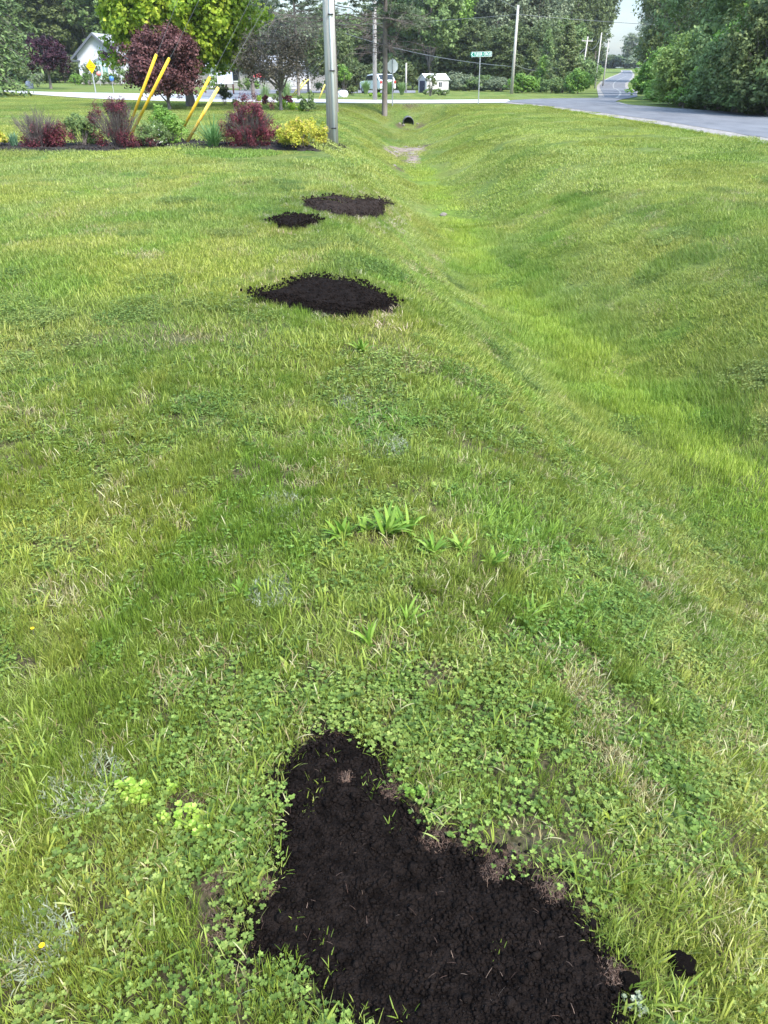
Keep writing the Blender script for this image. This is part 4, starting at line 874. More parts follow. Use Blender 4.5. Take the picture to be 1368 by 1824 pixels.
# --- planting beside the side street
HG = 'plants in the bed under the bronze tree'
def hosta(label, px, pyb, wpx, hpx, seed, n=46):
    b = gp(px, pyb); w = wpx*mpp(b); rg = np.random.default_rng(seed); p = blades(n, w*.12, w*.4, w*.62, w*.13, w*.2, 1.1, rg, 5, prof=[.15, .7, 1, .9, .5, .05]); o = obj('hosta_plant', quads('hosta_plant', p[0], p[1], L['hosta'], p[2], smooth=True), None, b); tag(o, label, 'plant', HG)
hosta('lime hosta directly right of the bronze tree trunk', 502, 194, 30, 14, 41); hosta('lime hosta in the middle of the hosta row', 520, 197, 26, 14, 42); hosta('lime hosta at the right end of the row', 537, 199, 24, 12, 43); hosta('low lime hosta behind the barberry top', 462, 181, 20, 10, 44)
shrub('green_shrub', 'upright dark green shrub at the right end of the hosta bed', 548, 199, 164, 30, 'mid', .07, 2600, 45, HG, nl=14)
shrub('red_shrub', 'small dark red shrub right of the bronze trunk', 512, 187, 168, 20, 'barberry_dark', .07, 1200, 46, HG); shrub('red_shrub', 'small dark red shrub left of the bronze trunk', 474, 187, 170, 14, 'barberry_dark', .07, 900, 47, HG)
shrub('green_shrub', 'loose leafy shrub between bronze trunk and the reed grass', 496, 184, 152, 18, 'olive', .08, 1300, 48, HG, nl=10)
strap_clump('reed_grass', 'tall reed grass behind the small red shrub', 511, 180, 146, 22, 'reed', 260, .03, .55, 49, HG); strap_clump('reed_grass', 'tall reed grass left of the bronze trunk', 473, 181, 150, 18, 'reed', 200, .03, .6, 50, HG)
shrub('round_shrub', 'round dark green shrub right of the worn yellow guard', 401, 187, 152, 27, 'dark', .07, 2600, 51, nl=14, z0=.25)
shrub('fern_clump', 'low light green tuft behind the fullest barberry', 420, 190, 177, 16, 'bright', .06, 800, 52)
for a in ((652,168,147,20,53,'left ornamental grass in front of the white car'),(694,168,146,26,54,'middle ornamental grass between pine trunk and stop sign'),(716,169,150,20,55,'right ornamental grass beside the stop sign')):
    strap_clump('ornamental_grass', a[5], a[0], a[1], a[2], a[3], 'reed', 420, .06, .6, a[4], 'ornamental grasses by the driveway')
hosta('pale hosta at the foot of the far utility pole, right side', 676, 173, 16, 8, 56); hosta('pale hosta at the foot of the far utility pole, left side', 660, 172, 12, 7, 57)
shrub('cypress_shrub', 'pyramid shaped olive conifer shrub beside the white rock', 628, 170, 146, 20, 'olive', .1, 1800, 58, nl=14, taper=.6)
shrub('young_tree', 'young light green tree behind the white rock', 613, 168, 115, 26, 'bright', .14, 2600, 59, cat='tree', z0=.8, nl=16)
shrub('small_tree', 'thin small tree in front of the white shed door', 766, 171, 130, 22, 'olive', .12, 900, 60, cat='tree', z0=.5, nl=12, stems=16)
for k, (px, py, w_) in enumerate(((793,168,16),(782,168,16),(771,167,16),(761,167,14))):
    shrub('hedge_plant', ('%s low green plant along the shed wall' % ['rightmost', 'third from left', 'second from left', 'leftmost'][k]), px, py+2, py-9, w_, 'mid', .12, 500, 61+k, 'low plants along the white shed')

b = at(590, 90); make_tree('broadleaf_tree', 'dark tree in front of the stone house, just left of the near pole', 'tree', b, 6.8, 5.5, .9, 'dark', .22, 9000, 120, r=.12, nl=30)
b = at(548, 92); make_tree('broadleaf_tree', 'grey green tree in front of the white garage door', 'tree', b, 7.4, 5, 1.7, 'grey', .22, 8000, 121, r=.12, nl=30)
b = at(425, 94); make_tree('broadleaf_tree', 'mid green tree behind the notice board', 'tree', b, 5.5, 5, 1.6, 'mid', .22, 7000, 122, r=.12, nl=26)
# --- rocks
def rock(px, py, wpx, hpx, mk, label, seed, name='rock', flat=1.0, group=None):
    import bmesh
    b = gp(px, py); w = wpx*mpp(b); bm = bmesh.new(); bmesh.ops.create_icosphere(bm, subdivisions=3, radius=1); V = np.array([v.co[:] for v in bm.verts]); s = seed*3.1
    nn = 1+.7*(fbm(V[:, 0]*1.1+s+V[:, 2], V[:, 1]*1.1+s+V[:, 2]*.6, seed, 3)-.5)
    for v, k in zip(bm.verts, nn): v.co *= k
    me = bpy.data.meshes.new(name); bm.to_mesh(me); bm.free(); me.materials.append(M[mk]); h = hgt(px, py-hpx, b); o = obj(name, me, None, (b[0], b[1], b[2]+h*.28)); o.scale = (w/2, w/2*flat, h*.75); o.rotation_euler = (0, 0, seed)
    return tag(o, label, 'rock', group)
rock(54, 158, 14, 14, 'boulder', 'blue grey boulder on the lawn beside the far plum tree', 3); rock(610, 173, 20, 13, 'whiterock', 'white landscape rock right of the near utility pole', 5)
RG = 'stones washed out in the ditch'
for i, a in enumerate(((728,268,16,3,'widest pale stone slab on the ditch floor below the culvert'),(741,266,12,2.5,'pale slab at the right of the widest one'),(733,275,12,3,'grey slab lying lowest on the ditch floor'),(722,262,9,2,'small stone at the top left of the slabs'),(704,272,13,3,'pale stone on the left ditch bank, upper one'),(693,271,8,2,'small brown stone at the far left of the bank'),
                       (703,296,8,3,'lone stone lower on the left ditch bank'),(735,283,8,2,'reddish stone below the slabs'),(729,291,8,2,'last stone at the foot of the washed strip'),(747,262,7,2,'small stone under the right dirt cut'),(712,221,6,3,'small stone left of the culvert mouth'),(719,224,5,3,'smallest stone touching the culvert mouth'),(744,221,5,2,'small stone right of the culvert mouth'))):
    rock(a[0], a[1], a[2], a[3], 'rock', a[4], 20+i, 'ditch_stone', .8, RG)
rock(790, 384, 12, 5, 'rock', 'single rounded stone half hidden in the ditch grass', 44, 'ditch_stone', .8)

WPX = [(683,262),(700,262),(722,262),(748,261),(760,264),(747,271),(739,278),(746,290),(731,299),(722,292),(729,281),(716,275),(695,277),(684,270)]
tag(obj('washed_gravel', patch_mesh(np.array([gp(*p)[:2] for p in WPX]), .05, .02, .03, M['wash'], 13, 5)), kind='structure')
# --- culvert
cb = gp(728, 229); e = tag(empty('culvert', (cb[0], 44.75, cb[2]+.06)), 'dark round corrugated culvert pipe under the side street', 'culvert')
rc = .29; n = 28; ang = [k*2*math.pi/n for k in range(n)]; prof = []
for j in range(40): prof.append((-.15+j*.1, rc+(.012 if j % 2 else 0)))
V = []; Fq = []
for yy, r_ in prof:
    for a_ in ang: V.append((r_*math.cos(a_), yy, .16+r_*math.sin(a_)))
for yy, r_ in prof:
    for a_ in ang: V.append(((r_-.02)*math.cos(a_), yy, .16+(r_-.02)*math.sin(a_)))
o_ = len(prof)*n
for j in range(len(prof)-1):
    for k in range(n):
        k2 = (k+1) % n; Fq.append((j*n+k, j*n+k2, (j+1)*n+k2, (j+1)*n+k)); Fq.append((o_+j*n+k2, o_+j*n+k, o_+(j+1)*n+k, o_+(j+1)*n+k2))
for k in range(n): k2 = (k+1) % n; Fq.append((k, o_+k, o_+k2, k2))
obj('pipe', quads('pipe', V, Fq, M['steelpipe'], smooth=True), e)
m = MB(); m.tube([(0, 3.6, .24), (0, 3.62, .24)], [rc, rc], 20); m.build('dark_end_disc', M['black'], e)  # black disc closes the pipe, the darkness inside given as colour

# --- signs
def post_sign(name, b, h, r, label, cat, mk='steel'):
    e = tag(empty(name, b), label, cat); m = MB(); m.tube([(0, 0, -.3), (0, 0, h)], [r, r], 8); m.build('post', M[mk], e); return e
b = gp(699, 189); hs = hgt(700, 105, b); e = post_sign('stop_sign', b, hs+.02, .032, 'stop sign seen from behind, grey octagon on a thin post', 'sign')
ro = .34; z_ = hs-ro; m = MB(); m.prism([(ro*.92*math.cos(R(22.5+45*k)), z_+ro*math.sin(R(22.5+45*k))) for k in range(8)], 'y', .034, .040); m.build('sign_plate', M['signback'], e)
b = gp(852, 185); hs = hgt(853, 101, b); e = post_sign('street_name_sign', b, hs, .028, 'green street name sign reading TUDOR CIRCLE on a steel post', 'sign')
wv = 37*mpp(b); hv = .24; x0 = -17*mpp(b); m = MB(); m.prism([(x0+.05, hs-.0), (x0+wv, hs-.0), (x0+wv, hs+hv), (x0+.05, hs+hv), (x0, hs+hv*.5)], 'y', -.012, .012); pl = m.build('sign_blade', M['signgreen'], e)
m = MB(); 
for q in ((x0+.05, hs-.002, x0+wv, hs+.012), (x0+.05, hs+hv-.012, x0+wv, hs+hv+.002), (x0+wv-.012, hs, x0+wv+.002, hs+hv)): m.box(q[0], -.016, q[1], q[2], -.013, q[3])
m.build('border', M['white'], pl)
m = MB(); m.prism([(x0+.035, hs+hv*.5), (x0+.13, hs+hv*.12), (x0+.165, hs+hv*.12), (x0+.075, hs+hv*.5), (x0+.165, hs+hv*.88), (x0+.13, hs+hv*.88)], 'y', -.017, -.013); m.build('arrow_mark', M['white'], pl)
tc_ = bpy.data.curves.new('lettering', 'FONT'); tc_.body = 'TUDOR  CIRCLE'; tc_.size = .205; tc_.extrude = .002; tc_.offset = .004; tc_.align_x = 'CENTER'; tc_.align_y = 'CENTER'; tc_.materials.append(M['white'])
to = bpy.data.objects.new('lettering', tc_); link(to, pl); to.location = (x0+.19+(wv-.2)/2, -.0165, hs+hv*.5); to.rotation_euler = (R(90), 0, 0)
bpy.context.view_layer.update(); tw = to.dimensions.x; lm_ = bpy.data.meshes.new_from_object(to.evaluated_get(bpy.context.evaluated_depsgraph_get())); lo_ = bpy.data.objects.new('lettering', lm_); link(lo_, pl); lo_.location = to.location; lo_.rotation_euler = to.rotation_euler; lo_.scale = ((wv-.24)/max(tw, .01), 1, 1); bpy.data.objects.remove(to)
e.rotation_euler = (R(0), R(-1.2), R(0))
b = gp(171, 167); hs = hgt(160, 105, b); e = post_sign('warning_sign', b, hs, .045, 'yellow diamond warning sign on a grey post across the street', 'sign')
rd = 8.6*hgt(160, 106, b)/ (167-106); rd = .52; m = MB(); m.prism([(0, hs-rd*2), (rd*.74, hs-rd), (0, hs), (-rd*.74, hs-rd)], 'y', -.07, -.05); pl = m.build('sign_plate', M['signyellow'], e)
m = MB(); m.box(-.16, -.076, hs-rd*.72, .06, -.072, hs-rd*.60); m.box(-.07, -.076, hs-rd*.98, .12, -.072, hs-rd*.84); m.box(-.24, -.076, hs-rd*1.22, .24, -.072, hs-rd*1.10); m.build('lettering', M['signmark'], pl)
b = gp(203, 167); e = tag(empty('garden_stake', b), 'thin stake with a blue ball on top on the far lawn', 'garden stake'); m = MB(); m.tube([(0, 0, 0), (0, 0, .95)], [.02, .02], 6); m.build('rod', M['steel'], e)
V, F = tube_np([([(0, 0, .9+.2*(1-math.cos(t*math.pi/8))) for t in range(9)], [max(.001, .2*math.sin(t*math.pi/8)) for t in range(9)])], 12); obj('ball', quads('ball', V, F, M['blue'], smooth=True), e)
b = at(171, 99); e = tag(empty('garden_ornament', (b[0]+.6, b[1]-1, b[2])), 'round pink ornament among the house shrubs', 'ornament'); V, F = tube_np([([(0, 0, .9+.24*(1-math.cos(t*math.pi/8))) for t in range(9)], [max(.001, .26*math.sin(t*math.pi/8)) for t in range(9)])], 12); obj('ball', quads('ball', V, F, M['pink'], smooth=True), e)
m = MB(); m.tube([(0, 0, 0), (0, 0, .92)], [.03, .03], 6); m.build('stand', M['steel'], e)
# notice board
b = gp(408, 168); z1 = hgt(405, 128, b); z0_ = hgt(405, 149.5, b); e = tag(empty('notice_board', b), 'white notice board with small sheets on brown posts behind the round shrub', 'notice board'); k_ = mpp(b)
for xx in (-3.5, 8.5):
    m = MB(); m.box(xx*k_-.06, -.06, -.2, xx*k_+.06, .06, z1+.05); m.build('post', M['brown'], e, bevel=.01)
m = MB(); m.box(-18*k_, -.11, z0_, 6*k_+.18, -.065, z1); m.build('board', M['board'], e)
m = MB()
for r_ in range(3):
    for c_ in range(4): m.box(-17*k_+c_*6*k_, -.118, z0_+.1+r_*(z1-z0_)/3.1, -17*k_+c_*6*k_+4.4*k_, -.112, z0_+.1+r_*(z1-z0_)/3.1+(z1-z0_)/4)
m.build('sheets', M['white'], e); m = MB(); m.box(-18*k_-.02, -.12, z1+.002, 6*k_+.2, -.05, z1+.1); m.build('board_frame', M['brown'], e)

# --- far utility poles and their wires
def upole(label, b, h, r, arm=True, tilt=0, group=None):
    e = tag(empty('utility_pole', b), label, 'utility pole', group); m = MB(); m.tube([(0, 0, -.4), (0, 0, h)], [r, r*.62], 12); m.build('shaft', M['palepole'], e, smooth=True)
    if arm:
        m = MB(); m.box(-.75, -.05, h-.55, .75, .05, h-.43); m.build('cross_arm', M['palepole'], e)
        for xx in (-.65, 0, .65): m = MB(); m.tube([(xx, 0, h-.43), (xx, 0, h-.2)], [.04, .05], 6); m.build('insulator', M['steel'], e)
    e.rotation_euler = (0, R(tilt), 0); return e
p1 = gp(668, 178.5); upole('pale utility pole in front of the white car', p1, 11, .14*1.1)
p2 = gp(911, 167); h2 = hgt(920, 9, p2); print('pole2', p2, h2); upole('tall pale utility pole behind the street name sign', p2, h2, .17, arm=False)
p3 = at(1037, 118); upole('leaning far pole nearest along the hill road', p3, hgt(1048, 65, p3), .13, tilt=2.0)
p4 = at(1063, 140); upole('second far pole up the hill road, top against the sky', p4, hgt(1074, 58, p4), .13, arm=False)
p5 = at(1077, 150); upole('farthest and thinnest pole up the hill road', p5, hgt(1084, 70, p5), .13, arm=False)
p6 = gp(723, 165); m = MB(); e = tag(empty('marker_post', p6), 'short pale post between the stop sign and the shed', 'post'); m.tube([(0, 0, -.2), (0, 0, hgt(724, 112, p6))], [.1, .08], 8); m.build('shaft', M['palepole'], e, smooth=True)
def wire(label, A, B, sag, r=.022, group='overhead wires'):
    A = np.array(A, float); B = np.array(B, float); t = np.linspace(0, 1, 24)[:, None]; P = A+(B-A)*t; P[:, 2] -= sag*4*(t*(1-t))[:, 0]
    V, F = tube_np([(P, [r]*24)], 5); o = obj('overhead_wire', quads('overhead_wire', V, F, M['wire'], smooth=True)); return tag(o, label, 'wire', group)
T2 = (p2[0], p2[1], p2[2]+h2); T1 = (p1[0], p1[1], p1[2]+10.6); T3 = (p3[0], p3[1], p3[2]+hgt(1048, 66, p3)-.3); T4 = (p4[0], p4[1], p4[2]+hgt(1074, 60, p4)); T5 = (p5[0], p5[1], p5[2]+hgt(1084, 72, p5))
wire('wire from the pole by the white car to the top of the tall pole', T1, (T2[0], T2[1], T2[2]-.3), .5); wire('wire crossing level from the tall pole to the right edge of the photo', (T2[0], T2[1]-.1, T2[2]-.75), (60, 95, T2[2]-1.3), .6)
wire('level wire from the tall pole to the left above the shed', (T2[0], T2[1]-.1, T2[2]-.75), (-22, 108, T2[2]-.3), .5)
wire('lower wire sagging left from the middle of the tall pole', (T2[0], T2[1], T2[2]-5.0), (-6, 100, T2[2]-1.2), .6, .03); wire('wire from the tall pole to the leaning far pole', (T2[0], T2[1], T2[2]-4.8), (T3[0], T3[1], T3[2]-1), 1.4, .025)
wire('wire between the leaning far pole and the second far pole', T3, T4, 1.6, .025); wire('wire between the second and the farthest pole', T4, T5, 1.2, .025)
# pale guards at far pole left side
for a, lb in (((520,171,545,141),'pale yellow guard behind the bronze tree, left one'),((524,171,551,141),'pale yellow guard behind the bronze tree, right one'),((568,177,580,150),'short dull yellow guard left of the near pole')):
    b = gp(a[0], a[1]); z = hgt(a[2], a[3], b); q = np.array([(a[2]-a[0])*mpp(b)+.0, .0, z]); g_ = tag(empty('wire_guard', b), lb, 'wire guard', 'yellow guards on the guy wires'); m = MB(); m.tube([(0, 0, 0), tuple(q)], [.05, .05], 8); m.build('guard_tube', M['fadeyellow'], g_, smooth=True)
    w_ = tag(empty('guy_wire', b), 'guy wire running up from the '+lb, 'guy wire', 'guy wires of the far utility pole'); m = MB(); m.tube([(0, 0, 0), tuple(q*3.2)], [.012, .012], 5); m.build('cable', M['wire'], w_)

# --- white shed
b0 = gp(745, 165); k_ = mpp(b0); sw = 54*k_; e = tag(empty('garden_shed', (b0[0], b0[1], b0[2]), R(-22)), 'small white garden shed with white roof and a dark door', 'shed'); print('shed', b0, sw)
wa, wb, wh, rh = 2.1, 3.9, 1.75, .72        # gable side along x, long side along y (turned)
def gable(m, x0, x1, y0, y1, z, r, over, th): 
    xm = (x0+x1)/2
    for s in (-1, 1):
        xe = x0-over if s < 0 else x1+over; ze = z-over*r/((x1-x0)/2)
        m.prism([(xe, ze), (xm, z+r), (xm, z+r+th), (xe, ze+th)][::s], 'y', y0-over, y1+over)
e.rotation_euler = (0, 0, R(-58)); e.scale = (.74, .74, .70)
m = MB(); m.prism([(0, -.1), (wa, -.1), (wa, wh), (wa/2, wh+rh), (0, wh)], 'y', 0, wb); m.build('wall', M['whitewall'], e)
m = MB(); gable(m, 0, wa, 0, wb, wh+.02, rh, .14, .06); m.build('roof', M['whiteroof'], e)
m = MB(); m.box(.35, -.04, .0, 1.65, -.004, 1.6); d_ = m.build('door', M['navy'], e); m = MB(); m.box(1.45, -.07, .8, 1.5, -.042, .95); m.build('handle', M['steel'], d_)
m = MB(); m.box(wa+.004, 2.1, .75, wa+.03, 2.65, 1.4); w_ = m.build('window', M['darkglass'], e)
m = MB(); m.box(wa+.004, 2.02, .67, wa+.05, 2.09, 1.48); m.box(wa+.004, 2.66, .67, wa+.05, 2.73, 1.48); m.box(wa+.004, 2.091, 1.41, wa+.05, 2.659, 1.48); m.box(wa+.004, 2.091, .67, wa+.05, 2.659, .74); m.box(wa+.031, 2.35, .75, wa+.045, 2.39, 1.4); m.build('frame', M['white'], w_)

# --- white car
b0 = gp(672, 167); b0 = (b0[0], b0[1]+2, float(G(b0[0], b0[1]+2))); print('car', b0)
e = tag(empty('parked_car', b0, R(-62)), 'white sport utility car parked behind the pale utility pole', 'car')
prof = [(-2.25, .42), (-2.28, .85), (-2.1, 1.02), (-1.15, 1.12), (-.55, 1.62), (.4, 1.72), (1.55, 1.68), (2.1, 1.22), (2.28, 1.05), (2.3, .45), (1.95, .38), (-1.9, .38)]
m = MB(); m.prism(prof, 'y', -.9, .9); m.build('body', M['carpaint'], e, bevel=.07)
for s in (-1, 1):
    m = MB(); m.prism([(-1.0, 1.13), (-.5, 1.54), (.3, 1.6), (1.45, 1.57), (1.85, 1.2)][::s], 'y', s*.905, s*.93); m.build('side_window', M['darkglass'], e)
for x_ in (-1.45, 1.4):
    for s in (-1, 1):
        m = MB(); m.tube([(x_, s*.7, .36), (x_, s*.94, .36)], [.37, .37], 20); t_ = m.build('wheel', M['rubber'], e, smooth=False); m = MB(); m.tube([(x_, s*.941, .36), (x_, s*.955, .36)], [.22, .2], 12); m.build('rim', M['steel'], t_)
m = MB(); m.prism([(1.62, 1.62), (2.1, 1.235), (2.13, 1.26), (1.65, 1.66)], 'y', -.75, .75); m.build('rear_window', M['darkglass'], e)
m = MB(); m.prism([(-1.13, 1.15), (-.58, 1.62), (-.61, 1.65), (-1.17, 1.18)], 'y', -.78, .78); m.build('windscreen', M['darkglass'], e)
for s in (-1, 1):
    m = MB(); m.box(2.24, s*.78-.1, .92, 2.32, s*.78+.1, 1.14); m.build('tail_light', M['red'], e); m = MB(); m.box(-2.32, s*.7-.16, .78, -2.24, s*.7+.16, .94); m.build('headlight', M['white'], e)

# --- houses
b0 = at(177, 108); e = tag(empty('white_gable_house', b0), 'white stucco house with a grey gable roof and arched window', 'house'); print('house', b0, mpp(b0))
hw, eh, pk = 2.5, 3.1, 2.15
m = MB(); m.prism([(-hw, 0), (hw, 0), (hw, eh), (0, eh+pk), (-hw, eh)], 'y', 0, 9); m.box(hw+.001, 1.6, 0, 11, 9, eh); m.build('wall', M['stucco'], e)
m = MB(); gable(m, -hw, hw, 0, 9, eh+.03, pk, .55, .16); rf = m.build('roof', M['roof'], e)
m = MB(); m.prism([(1.1, eh+.02), (5.3, eh+2.2), (9.5, eh+.02)], 'x', hw+.5, 11.5); m.build('side_roof', M['roof'], e)
m = MB()
for s in (-1, 1):
    xe = s*(hw+.56); ze = eh-.5; m.prism([(xe, ze-.12), (0, eh+pk-.12), (0, eh+pk+.2), (xe, ze+.2)][::s], 'y', -.62, -.56); m.box(min(xe, s*(hw-.35)), -.6, ze-.2, max(xe, s*(hw-.35)), -.02, ze-.06)
m.build('bargeboard', M['darktrim'], e)
m = MB(); m.box(-hw-.06, -.12, -.1, -.62, -.005, .95); m.box(1.42, -.12, -.1, hw+.06, -.005, .95); m.box(-.62, -.12, -.1, 1.42, -.005, .42); m.build('stone_base', M['stone'], e)
wx, wz, ww_, wh_ = .35, .6, .82, 1.45
arc = [(wx+ww_*math.cos(math.pi*k/12), wz+wh_+ww_*.62*math.sin(math.pi*k/12)) for k in range(13)]
m = MB(); m.prism([(wx-ww_, wz), (wx+ww_, wz)]+arc, 'y', -.05, -.006); wn = m.build('window', M['glass'], e)
m = MB(); m.box(wx-ww_-.1, -.11, wz-.12, wx+ww_+.1, -.052, wz); m.box(wx-.05, -.1, wz+.001, wx+.05, -.055, wz+wh_); m.box(wx-ww_-.08, -.1, wz+.001, wx-ww_, -.055, wz+wh_); m.box(wx+ww_, -.1, wz+.001, wx+ww_+.08, -.055, wz+wh_); m.box(wx-ww_, -.1, wz+wh_-.1, wx-.051, -.055, wz+wh_); m.box(wx+.051, -.1, wz+wh_-.1, wx+ww_, -.055, wz+wh_)
for s in (-1, 1): m.box(wx+s*.43-.02, -.09, wz+.001, wx+s*.43+.02, -.055, wz+wh_-.101)
m.build('frame', M['white'], wn)
a2 = [(wx+(ww_+.22)*math.cos(math.pi*k/12), wz+wh_+(ww_*.62+.22)*math.sin(math.pi*k/12)) for k in range(13)]
m = MB()
for k in range(12): m.prism([arc[k], a2[k], a2[k+1], arc[k+1]], 'y', -.09, -.052)
m.build('arch_trim', M['trim'], e)
b0 = at(455, 104); e = tag(empty('stone_house', b0), 'low grey stone house with white garage door behind the bronze tree', 'house')
m = MB(); m.box(-10, 0, -.6, 9.5, 9, 2.5); m.build('wall', M['stone'], e); m = MB(); m.prism([(-.7, 2.45), (4.5, 3.6), (9.7, 2.45)], 'x', -10.6, 10.1); m.build('roof', M['roof'], e)
m = MB(); m.box(3.2, -.06, .0, 6.6, -.005, 2.35); gd = m.build('garage_door', M['whitewall'], e); m = MB()
for k in range(4): m.box(3.22, -.075, .3+k*.55, 6.58, -.062, .33+k*.55)
m.build('panel_line', M['trim'], gd)
m = MB(); m.box(-5.6, -.05, .2, -4.9, -.005, 2.3); m.build('front_door', M['white'], e)
for x_ in (-8.6, -3.3, .4):
    m = MB(); m.box(x_, -.05, .9, x_+1.3, -.006, 2.1); wn = m.build('window', M['darkglass'], e); m = MB(); m.box(x_-.08, -.07, .82, x_+1.38, -.052, .89); m.box(x_-.08, -.07, 2.11, x_+1.38, -.052, 2.18); m.box(x_-.08, -.07, .891, x_-.005, -.052, 2.109); m.box(x_+1.305, -.07, .891, x_+1.38, -.052, 2.109); m.build('frame', M['white'], wn)
b0 = at(461, 88); e = tag(empty('garden_umbrella', b0), 'small red garden umbrella in front of the stone house', 'umbrella'); m = MB(); m.tube([(0, 0, 0), (0, 0, 1.75)], [.03, .03], 6); m.build('pole', M['steel'], e); m = MB(); m.tube([(0, 0, 1.35), (0, 0, 1.72)], [.95, .02], 8); m.build('canopy', M['crimson'], e)
SGp = 'shrubs in front of the white house'
for k, (px, w_, h_, lf) in enumerate(((133,2.0,1.25,'bright'),(145,2.0,1.2,'bright'),(158,2.3,1.3,'mid'),(181,2.0,1.2,'mid'),(195,2.2,1.5,'mid'),(213,2.4,1.9,'mid'),(229,2.6,1.6,'bright'))):
    b = at(px, 100); shrub('round_shrub', 'round clipped shrub number' if False else ['leftmost round shrub at the corner of the white house','second round shrub left of the yellow sign post','round shrub right behind the yellow sign post','round shrub right of the pink ornament','shrub behind the blue ball stake','larger shrub between the blue ball and the maple','shrub at the maple side of the white house'][k], 0, 0, h_, w_, lf, .16, 1100, 90+k, SGp, nl=12, base=b)
b = at(157, 103); shrub('tall_shrub', 'taller loose shrub against the stone corner of the white house', 0, 0, 2.6, 2.4, 'dark', .16, 1300, 99, SGp, base=b)
b = at(63, 90); shrub('round_shrub', 'grey green round shrub right of the blue grey boulder', 0, 0, 1.4, 1.9, 'grey', .15, 1200, 100, base=b)
b = at(4, 84); shrub('round_shrub', 'low dark shrub at the left edge across the street', 0, 0, 1.0, 2.2, 'dark', .15, 900, 101, base=b)
for k, (px, lb) in enumerate(((372, 'left of the notice board, outer one'), (384, 'left of the notice board, inner one'), (436, 'right of the notice board'), (447, 'left of the red umbrella'), (575, 'right of the garage door, left one'), (586, 'right of the garage door, beside the pole'))):
    b = at(px, 93); shrub('round_shrub', 'low round shrub '+lb, 0, 0, 1.3, 2.0, ['mid', 'bright'][k % 2], .16, 700, 110+k, 'low round shrubs along the stone house', base=b)

# --- background trees
FG = 'trees of the wood behind the houses'
src = {}
def far_tree(kind, px, D, hh, w, label, lf=None, group=FG, seed=0):
    b = at(px, D)
    if kind not in src:
        rg = 200+len(src)*7
        if kind == 'broad': o = make_tree('broadleaf_tree', label, 'tree', b, 16, 9, 1.6, lf or 'mid', .40, 17000, rg, r=.25, nl=60, nlimb=14)
        elif kind == 'tall': o = make_tree('poplar_tree', label, 'tree', b, 20, 7, 2.0, lf or 'grey', .38, 17000, rg, r=.22, nl=60, taper=.3, nlimb=14)
        elif kind == 'dark': o = make_tree('broadleaf_tree', label, 'tree', b, 15, 8, .8, lf or 'dark', .38, 17000, rg, r=.24, nl=54, nlimb=14)
        elif kind == 'cedar': o = conifer('cedar_tree', label, b, 6, 4, rg, 'olive', n_br=110, z0=.1, size=.24, droop=-.25, card=60, fullness=.7)
        elif kind == 'spruce': o = conifer('spruce_tree', label, b, 15, 6, rg, 'conifer', n_br=150, z0=.5, size=.4, droop=.25, card=50)
        elif kind == 'bush': o = make_tree('woodland_bush', label, 'bush', b, 3.2, 4.2, .05, lf or 'mid', .24, 6500, rg, r=.06, nl=40, nlimb=8)
        src[kind] = (o, {'broad': (16, 9), 'tall': (20, 7), 'dark': (15, 8), 'cedar': (6, 4), 'spruce': (15, 6), 'bush': (3.2, 4.2)}[kind]); first = o
        s = src[kind][1]; o.scale = (w/s[1], w/s[1], hh/s[0]); o['label'] = label; 
        if group: o['group'] = group
        return o
    o, s = src[kind]; return copy_thing(o, b, (px*7.31+D) % 6.28, (w/s[1], w/s[1], hh/s[0]), label, group, lm=lf)
AD = {'dark': 'dark green', 'mid': 'mid green', 'grey': 'grey green', 'olive': 'olive green', 'conifer': 'blackish green', 'bright': 'bright green'}
WL = 'tree of the wood behind the houses, one of many that merge'
# left wood
PL = ['far past the left edge','just past the left edge','left of the far purple plum','above the left half of the far purple plum','above the right half of the far purple plum','just left of the white gable','above the white gable','at the left edge of the maple','behind the left third of the maple','behind the red plum in front of the maple','behind the middle of the maple','behind the right third of the maple','in the back row over the far purple plum','in the back row over the white gable','in the back row over the left of the maple']
for (px, D, hh, w, kd, lf), pl_ in zip(((-60,128,17,9,'dark','dark'),(-10,118,15,9,'dark','dark'),(35,122,17,9,'spruce','conifer'),(70,132,18,9,'dark','mid'),(105,126,17,8,'tall','olive'),(140,130,18,9,'broad','olive'),(175,128,16.5,8,'tall','mid'),(210,134,17,9,'broad','mid'),(245,130,18,9,'tall','grey'),(285,136,18,9,'broad','mid'),(330,132,18,9,'dark','mid'),(370,130,17,9,'dark','dark'),(20,140,20,9,'tall','dark'),(155,140,18,10,'dark','dark'),(235,144,20,10,'dark','dark')), PL):
    far_tree(kd, px, D, hh, w, AD[lf]+' tree of the wood '+pl_, lf)
PL = ['behind the notice board','behind the tall thin pine','behind the stone house roof','behind the bronze tree crown','behind the white garage door','just right of the near utility pole','left of the pale far pole','behind the white car','between the stop sign and the shed','taller and farther, between stop sign and shed']
for (px, D, hh, w, kd, lf), pl_ in zip(((410,128,13,8,'dark','dark'),(450,126,10.5,8,'dark','grey'),(490,128,11.5,9,'dark','dark'),(530,126,10,9,'dark','grey'),(570,130,11.8,9,'dark','dark'),(610,124,10,8,'broad','mid'),(645,130,9,9,'dark','dark'),(680,128,12,8,'dark','dark'),(705,122,14,8,'tall','mid'),(720,135,17,9,'dark','dark')), PL):
    far_tree(kd, px, D, hh, w, AD[lf]+' tree '+pl_, lf)
far_tree('broad', 765, 116, 16, 9.5, 'large mid green maple like tree right behind the white shed', 'mid', None)
far_tree('broad', 795, 122, 15, 8, 'leafy tree leaning over the right end of the shed', 'bright', None)
